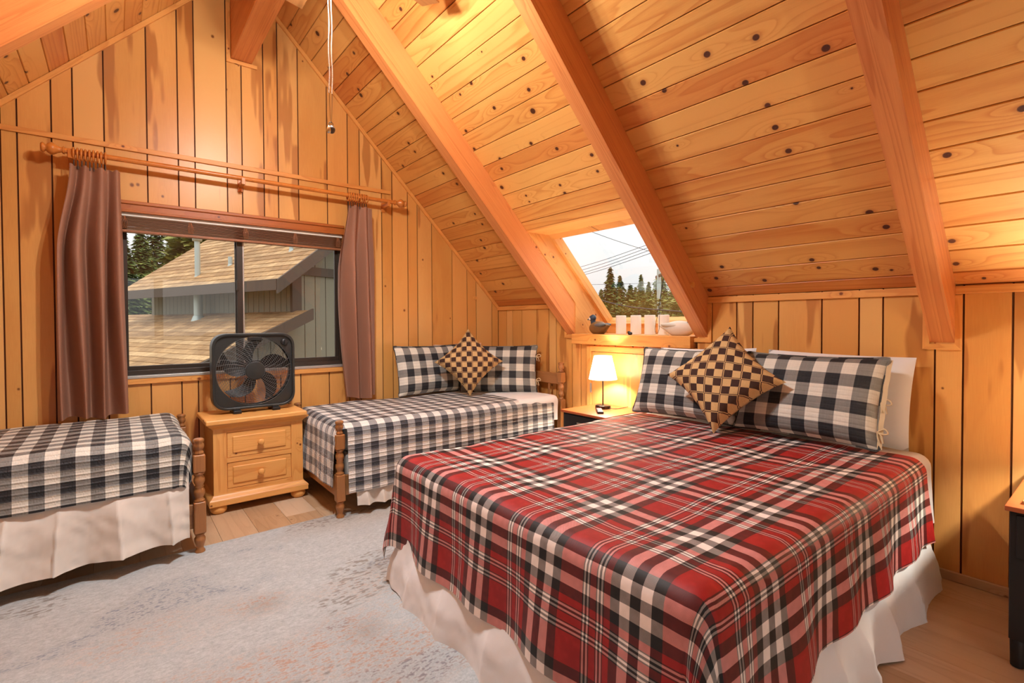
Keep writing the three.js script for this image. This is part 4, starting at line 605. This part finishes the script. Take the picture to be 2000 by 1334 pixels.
// ---------- ceiling fan with lights, mostly above the picture ----------
{
  const t = thing('ceiling_fan', 'ceiling fan under the ridge beam with a light and hanging pull chains', 'ceiling fan'), x = 0.755, z = -2.24;
  part(t, 'canopy', lathe([[0, 3.14], [0.03, 3.14], [0.075, 3.18], [0.075, 3.2], [0, 3.2]], 28).translate(x, 0, z), M.bronze);
  part(t, 'motor', lathe([[0, 2.95], [0.06, 2.95], [0.1, 2.98], [0.11, 3.03], [0.08, 3.08], [0.02, 3.1], [0.02, 3.15], [0, 3.15]], 32).translate(x, 0, z), M.bronze);
  for (let k = 0; k < 5; k++) { const a = k / 5 * Math.PI * 2 + 0.3, b = part(t, 'blade', wbox(0.5, 0.008, 0.13, 'x', 0.003).rotateX(0.2).translate(0.4, 3.0, 0).rotateY(a).translate(x, 0, z), M.brown); part(b, 'blade_iron', wbox(0.12, 0.006, 0.04, 'x', 0.002).translate(0.14, 3.0, 0).rotateY(a).translate(x, 0, z), M.bronze); }
  part(t, 'light_fitter', lathe([[0, 2.9], [0.05, 2.9], [0.06, 2.92], [0.06, 2.955], [0, 2.955]], 24).translate(x, 0, z), M.bronze);
  const gl = phys({ color: '#d2cec6', roughness: 0.55, transmission: 0.95, thickness: 0, side: THREE.DoubleSide });
  for (let k = 0; k < 3; k++) {
    const a = k / 3 * Math.PI * 2 + 0.5, lx = x + 0.11 * Math.cos(a), lz = z + 0.11 * Math.sin(a);
    const s = part(t, 'light_shade', lathe([[0.022, 0.06], [0.03, 0.055], [0.045, 0.02], [0.056, -0.02], [0.06, -0.045]], 24).translate(lx, 2.87, lz), gl); part(s, 'bulb', new THREE.SphereGeometry(0.024, 14, 10).translate(lx, 2.865, lz), M.bulbCool);
    part(t, 'arm', tube([[x + 0.04 * Math.cos(a), 2.92, z + 0.04 * Math.sin(a)], [x + 0.08 * Math.cos(a), 2.945, z + 0.08 * Math.sin(a)], [lx, 2.93, lz]], 0.007, 10, 8), M.bronze);
    const l = new THREE.PointLight(CEILING_COLOR, CEILING_LIGHT / 3); l.position.set(lx, 2.865, lz); l.castShadow = true; l.shadow.radius = 1.2; l.name = 'ceiling_fan_light'; scene.add(l);
  }
  const bead = new THREE.IcosahedronGeometry(0.003, 0), chain = (cx, cz, y0, y1) => { const g = []; for (let y = y0; y > y1; y -= 0.0062) g.push(bead.clone().translate(cx + 0.002 * Math.sin(y * 30), y, cz)); g.push(rod([cx, y0, cz], [cx, y1, cz], 0.0007, 4)); return merge(g); };
  part(t, 'pull_chain', chain(x - 0.006, z + 0.012, 2.9, 2.265), M.bead, 'white bead pull chain'); part(t, 'pull_chain', chain(x + 0.012, z - 0.004, 2.9, 2.272), M.bead, 'white bead pull chain');
  part(t, 'pull_cord', merge([rod([x - 0.006, 2.27, z + 0.012], [x + 0.0, 2.125, z + 0.004], 0.0009, 5), rod([x + 0.012, 2.275, z - 0.004], [x + 0.006, 2.125, z], 0.0009, 5)]), M.bronze);
  part(t, 'pull_fob', merge([new THREE.SphereGeometry(0.0165, 16, 12).scale(1, 1.1, 1).translate(x + 0.006, 2.112, z), new THREE.TorusGeometry(0.009, 0.0016, 6, 16).translate(x + 0.004, 2.135, z)]), std({ color: '#4a3a30', roughness: 0.3, metalness: 0.3 })); part(t, 'pull_fob', lathe([[0, 0], [0.006, 0.002], [0.011, 0.012], [0.008, 0.026], [0.003, 0.034], [0, 0.036]], 14).translate(x - 0.008, 2.09, z + 0.006), M.chrome, 'small metal fob');
}
// ---------- outside ----------
{ const g = part(scene, 'ground', new THREE.PlaneGeometry(400, 400, 1, 1).rotateX(-Math.PI / 2).translate(0, -2.9, 0), M.ground); g.userData = { kind: 'structure', label: 'dry ground outside', category: 'ground' }; }
{
  const t = thing('neighbor_house', 'neighbouring house with tan shingle roofs and sage board siding', 'house');
  const A = -20 * DEG, e1 = new THREE.Vector3(Math.sin(A), 0, -Math.cos(A)), e2 = new THREE.Vector3(-e1.z, 0, e1.x), C0 = new THREE.Vector3(2.17, 0, -8.22);
  const L = (a, b, y) => [C0.x + e1.x * a + e2.x * b, y, C0.z + e1.z * a + e2.z * b];   // a away along the eave, b along the gable wall
  // gable wall and side wall boards
  const board = (name, f, p0, p1, y0, y1, top) => part(t, name, prism([[p0, y0], [p1, y0], [p1, top ? top(p1) : y1], [p0, top ? top(p0) : y1]], f, 0, 0.03, (p, y) => [y, p]), M.siding);
  const roofU = (b) => 1.88 + 0.75 * (b + 0.53), B1 = 7.0;
  for (let b = 0, i = 0; b < B1 - 0.01; b += 0.2, i++) board('siding_board', (p, y, q) => L(q, p, y), b + 0.006, b + 0.194, -2.9, 0, (p) => Math.min(roofU(p), roofU(B1 - p)) - 0.12);
  for (let a = 0.02; a < 4.6; a += 0.15) board('siding_board', (p, y, q) => L(p, q, y), a + 0.005, a + 0.145, 1.2, 2.05);
  part(t, 'wall_core', merge([prism([[0.02, -2.9], [B1, -2.9], [B1, 1.9], [B1 / 2, roofU(B1 / 2) - 0.2], [0.02, 2.0]], (b, y, q) => L(q, b, y), 0.02, 4.6, (b, y) => [b, y]), prism([[-6, -2.9], [0, -2.9], [0, 1.3], [-4, -0.5], [-6, -1.35]], (b, y, q) => L(q, b, y), 0.02, 4.6, (b, y) => [b, y])]), M.fascia);
  for (let b = -4.0; b < -0.02; b += 0.2) board('siding_board', (p, y, q) => L(q - 0.02, p, y), b + 0.006, b + 0.194, -2.9, 0, (p) => 1.43 + 0.44 * p - 0.1);
  const trimB = (f, g) => part(t, 'trim_board', f, M.fascia);
  trimB(prism([[0, 2.02], [B1, 2.02], [B1, 2.16], [0, 2.16]], (b, y, q) => L(-q, b, y), -0.01, 0.035, (b, y) => [b, y])); trimB(prism([[-0.035, 1.3], [0.13, 1.3], [0.13, 2.05], [-0.035, 2.05]], (b, y, q) => L(-q, b, y), -0.03, 0.03, (b, y) => [b, y]));
  // roofs laid in courses of shingles
  const roof = (b0, y0, b1, y1, a0, a1, nm) => {
    const n = Math.round(Math.hypot(b1 - b0, y1 - y0) / 0.14), len = Math.hypot(b1 - b0, y1 - y0), ub = (b1 - b0) / len, uy = (y1 - y0) / len;
    for (let k = 0; k < n; k++) { const s0 = k / n * len, s1 = s0 + len / n + 0.01; part(t, 'shingle_course', prism([[s0, 0], [s1, -0.008], [s1, -0.016], [s0, -0.016]].map(([s, h]) => [s, h + 0.008]), (s, h, a) => L(a, b0 + ub * s - uy * h, y0 + uy * s + ub * h), a0, a1, (s, h, a) => [a + hash(k, 3), s * 1.15]), M.shingle[k % 3]); }
    part(t, 'roof_deck', prism([[0, -0.02], [len, -0.02], [len, -0.1], [0, -0.1]], (s, h, a) => L(a, b0 + ub * s - uy * h, y0 + uy * s + ub * h), a0, a1, (s, h, a) => [s, a]), M.fascia, nm);
  };
  const P = B1 / 2 + 0.53;
  roof(-0.53, 1.88, B1 / 2, 1.88 + 0.75 * P, -0.42, 4.75); roof(B1 + 0.53, 1.88, B1 / 2, 1.88 + 0.75 * P, -0.42, 4.75);
  roof(-4.2, 1.45 - 0.44 * 4.2, 0.03, 1.45, -0.32, 8.5);
  part(t, 'eave_fascia', prism([[-0.56, 1.73], [-0.53, 1.73], [-0.53, 1.89], [-0.56, 1.89]], (b, y, a) => L(a, b, y), -0.44, 4.77, (b, y) => [b, y]), M.fascia);
  part(t, 'rake_fascia', prism([[-0.56, 1.68], [B1 / 2, 1.68 + 0.75 * P], [B1 / 2, 1.88 + 0.75 * P], [-0.56, 1.88]], (b, y, a) => L(a, b, y), -0.46, -0.42, (b, y) => [b, y]), M.fascia);
  part(t, 'rake_fascia', prism([[-4.2, 1.27 - 0.44 * 4.2], [0.1, 1.31], [0.1, 1.48], [-4.2, 1.44 - 0.44 * 4.2]], (b, y, a) => L(a, b, y), -0.36, -0.32, (b, y) => [b, y]), M.fascia);
  const pipe = (a, b, y0, y1, r, name, cap) => { const p = L(a, b, 0); part(t, name, merge([rod([p[0], y0, p[2]], [p[0], y1, p[2]], r, 16), ...(cap ? [lathe([[0, 0], [r * 1.7, 0], [r * 1.7, 0.06], [r * 1.2, 0.1], [0, 0.11]], 18).translate(p[0], y1, p[2])] : []), lathe([[r * 1.7, -0.06], [r * 1.15, 0.04], [r, 0.05]], 16).translate(p[0], y0 + 0.02, p[2])]), M.galv); };
  pipe(2.4, -0.22, 2.03, 2.72, 0.045, 'flue_pipe', true); pipe(1.75, 0.0, 2.22, 2.42, 0.035, 'vent_pipe'); pipe(0.35, 0.22, 2.4, 2.62, 0.032, 'vent_pipe'); pipe(2.4, -0.22, 1.33, 1.86, 0.07, 'flue_duct');
}
// conifers and bushy trees
function foliage(h, r, n, seed, conical, size) {
  const R = mulberry(seed), P = [], UV = [];
  for (let i = 0; i < n; i++) {
    const f = Math.pow(R(), conical ? 0.75 : 0.6), y = conical ? h * (0.12 + 0.88 * (1 - f)) : h * (0.15 + 0.85 * R()), rad = conical ? r * f * (0.75 + 0.5 * R()) : r * Math.sqrt(Math.max(0.02, 1 - ((y / h - 0.55) / 0.5) ** 2)) * (0.75 + 0.4 * R());
    const a = R() * 6.283, q = conical ? (0.15 + 0.85 * R()) : Math.sqrt(0.3 + 0.7 * R()), ox = Math.cos(a), oz = Math.sin(a), s = size * (0.6 + 0.8 * R()) * (conical ? 0.5 + f : 1);
    const c = [ox * rad * q, y, oz * rad * q], t = [-oz * s * 0.55, (R() - 0.5) * s * 0.5, ox * s * 0.55], o = [ox * s, -s * (conical ? 0.35 : (R() - 0.5)), oz * s];
    P.push(c[0] - t[0], c[1] - t[1], c[2] - t[2], c[0] + t[0], c[1] + t[1], c[2] + t[2], c[0] + o[0], c[1] + o[1], c[2] + o[2]); const u = R() * 3, v = R() * 3; UV.push(u, v, u + 0.1, v, u, v + 0.1);
  }
  const g = new THREE.BufferGeometry(); g.setAttribute('position', new THREE.Float32BufferAttribute(P, 3)); g.setAttribute('uv', new THREE.Float32BufferAttribute(UV, 2)); g.computeVertexNormals(); return g;
}
const YG = -2.9;
function tree(name, label, x, z, h, r, kind, group, seed, n = 1500, size) {
  const t = thing(name, label, 'tree', group), con = kind === 0;
  part(t, 'trunk', new THREE.CylinderGeometry(h * 0.006, h * 0.018, h * 0.95, 8).translate(x, YG + h * 0.475, z), M.bark);
  const f = part(t, 'foliage', foliage(h, r, n, seed, con, size ?? (con ? h * 0.05 : h * 0.05)).translate(x, YG, z), [M.leaf, M.leafY, M.leafD][kind === 0 ? seed % 2 * 2 : 1]); f.userData.kind = 'stuff';
}
const dirAt = (px, d) => { const a = 38.5 * DEG + Math.atan((px - 1000) / 971); return [Math.sin(a) * d, -Math.cos(a) * d]; };
// through the roof window: [bearing px, top px, half width px, distance]
const toTree = ([px, top, hw, d]) => [...dirAt(px, d), 4.15 + (631 - top) / 971 * d * Math.cos(Math.atan((px - 1000) / 971)), hw / 971 * d];
const where = ['tallest of the dark clump', 'second tallest of the dark clump', 'at the low left end of the dark clump', 'at the right end of the dark clump', 'slender and pale, beside the dark clump', 'pale and short, beyond the slender one', 'pale, half hidden by the dark clump', 'pale and tall, behind the grey utility pole', 'pale and broad, next to the rafter', 'pale, largely hidden by the rafter'];
[[1192, 524, 48, 34], [1211, 540, 52, 41], [1174, 566, 44, 48], [1231, 556, 50, 27], [1252, 538, 26, 56], [1267, 552, 28, 62], [1241, 562, 34, 69], [1290, 524, 48, 76], [1313, 560, 50, 36], [1340, 562, 50, 84]].forEach((q, i) => { const [x, z, h, r] = toTree(q); tree('conifer', 'conifer outside the roof window, ' + where[i], x, z, h, r, 0, i < 4 ? 'dark conifers beyond the roof window' : 'pale conifers beyond the roof window', 40 + i * 2 + (i < 4 ? 1 : 0), 3600, h * 0.04); });
[[1168, 592, 40, 17], [1206, 598, 42, 21], [1248, 590, 40, 17.3], [1294, 586, 44, 21.5], [1338, 590, 44, 17.2]].forEach((q, i) => { const [x, z, h, r] = toTree(q); tree('bushy_tree', 'yellowing bushy tree below the conifers through the roof window', x, z, h, r, 1, 'bushy trees beyond the roof window', 80 + i, 2600, 0.16); });
// behind the neighbour's roof
[[205, 480, 60, 20], [240, 440, 56, 26], [278, 430, 54, 34], [307, 400, 50, 42.5], [340, 420, 48, 51]].forEach((q, i) => { const [x, z, h, r] = toTree(q); tree('conifer', 'tall conifer behind the left end of the neighbouring roof', x, z, h, r, 0, 'conifers behind the house', 120 + i, 5000, 0.3); });
[[392, 452, 56, 17.5, 'left of the mullion'], [446, 440, 66, 25.5, 'crossing the mullion'], [515, 440, 66, 32, 'right of the mullion']].forEach((q, i) => { const [x, z, h, r] = toTree(q); tree('bushy_tree', 'yellow green tree behind the neighbouring roof, ' + q[4], x, z, h, r, 1, 'bushy trees behind the house', 140 + i, 5000, 0.26); });
{ // hills
  const g = grid(60, 1, (u, v) => { const a = lerp(10, 110, u) * DEG, d = 190, h = 1 + 9 * fbm(u * 5 + 2, 0.5, 3); return [Math.sin(a) * d, v ? h : -6, -Math.cos(a) * d]; }), k = grid(60, 1, (u, v) => { const a = lerp(10, 110, u) * DEG, h = 1 + 9 * fbm(u * 5 + 2, 0.5, 3), d = v ? 260 : 190; return [Math.sin(a) * d, v ? -6 : h, -Math.cos(a) * d]; });
  const m = part(scene, 'hills', merge([g, k]), M.hill); m.userData = { kind: 'structure', label: 'low blue grey hills on the horizon', category: 'hills' };
}
{ // power lines: from points given by bearing px, elevation px and distance
  const pt = (px, py, d) => { const [x, z] = dirAt(px, d), depth = d / Math.hypot(1, (px - 1000) / 971); return [x, 1.25 + (631 - py) / 971 * depth, z]; };
  const wire = (a, b, sag, r, label) => mesh1('power_line', label, 'wire', tube([a, [(a[0] + b[0]) / 2, (a[1] + b[1]) / 2 - sag, (a[2] + b[2]) / 2], b], r, 40, 6), M.cable, 'power lines outside the roof window');
  const nm = ['highest', 'second', 'third', 'lowest'];
  [[524, 482], [531, 488], [537, 494], [541, 501]].forEach(([ya, yb], i) => wire(pt(1110, ya + 6, 24), pt(1300, yb - 14, 15), 0.05, 0.009, 'thin power line of the parallel set, ' + nm[i] + ' of four'));
  wire(pt(1100, 434, 18), pt(1300, 503, 20), 0.05, 0.009, 'thin line crossing the parallel power lines'); wire(pt(1130, 575, 13), pt(1340, 612, 10), 0.1, 0.014, 'thick sagging cable in front of the conifers'); wire(pt(1130, 558, 26), pt(1340, 553, 26), 0.02, 0.008, 'thin level line at the top of the bushy trees');
  const [x, z] = dirAt(1287, 33); const t = thing('utility_pole', 'grey utility pole beside the pale conifers', 'pole'); part(t, 'pole', rod([x, YG, z], [x, 4.6, z], 0.13, 10), M.galv); part(t, 'crossarm', bx(-0.9, 0.9, 4.1, 4.25, -0.06, 0.06).rotateY(0.8).translate(x, 0, z), M.bark);
}

// each thing's own origin at its base
for (const o of things) {
  const b = new THREE.Box3().setFromObject(o), c = new THREE.Vector3((b.min.x + b.max.x) / 2, b.min.y, (b.min.z + b.max.z) / 2);
  if (o.isMesh) { o.geometry.translate(-c.x, -c.y, -c.z); o.position.copy(c); } else { for (const k of o.children) k.position.sub(c); o.position.copy(c); }
}
scene.traverse((o) => { if (o.isMesh) o.castShadow = o.receiveShadow = true; });
renderer.render(scene, camera);
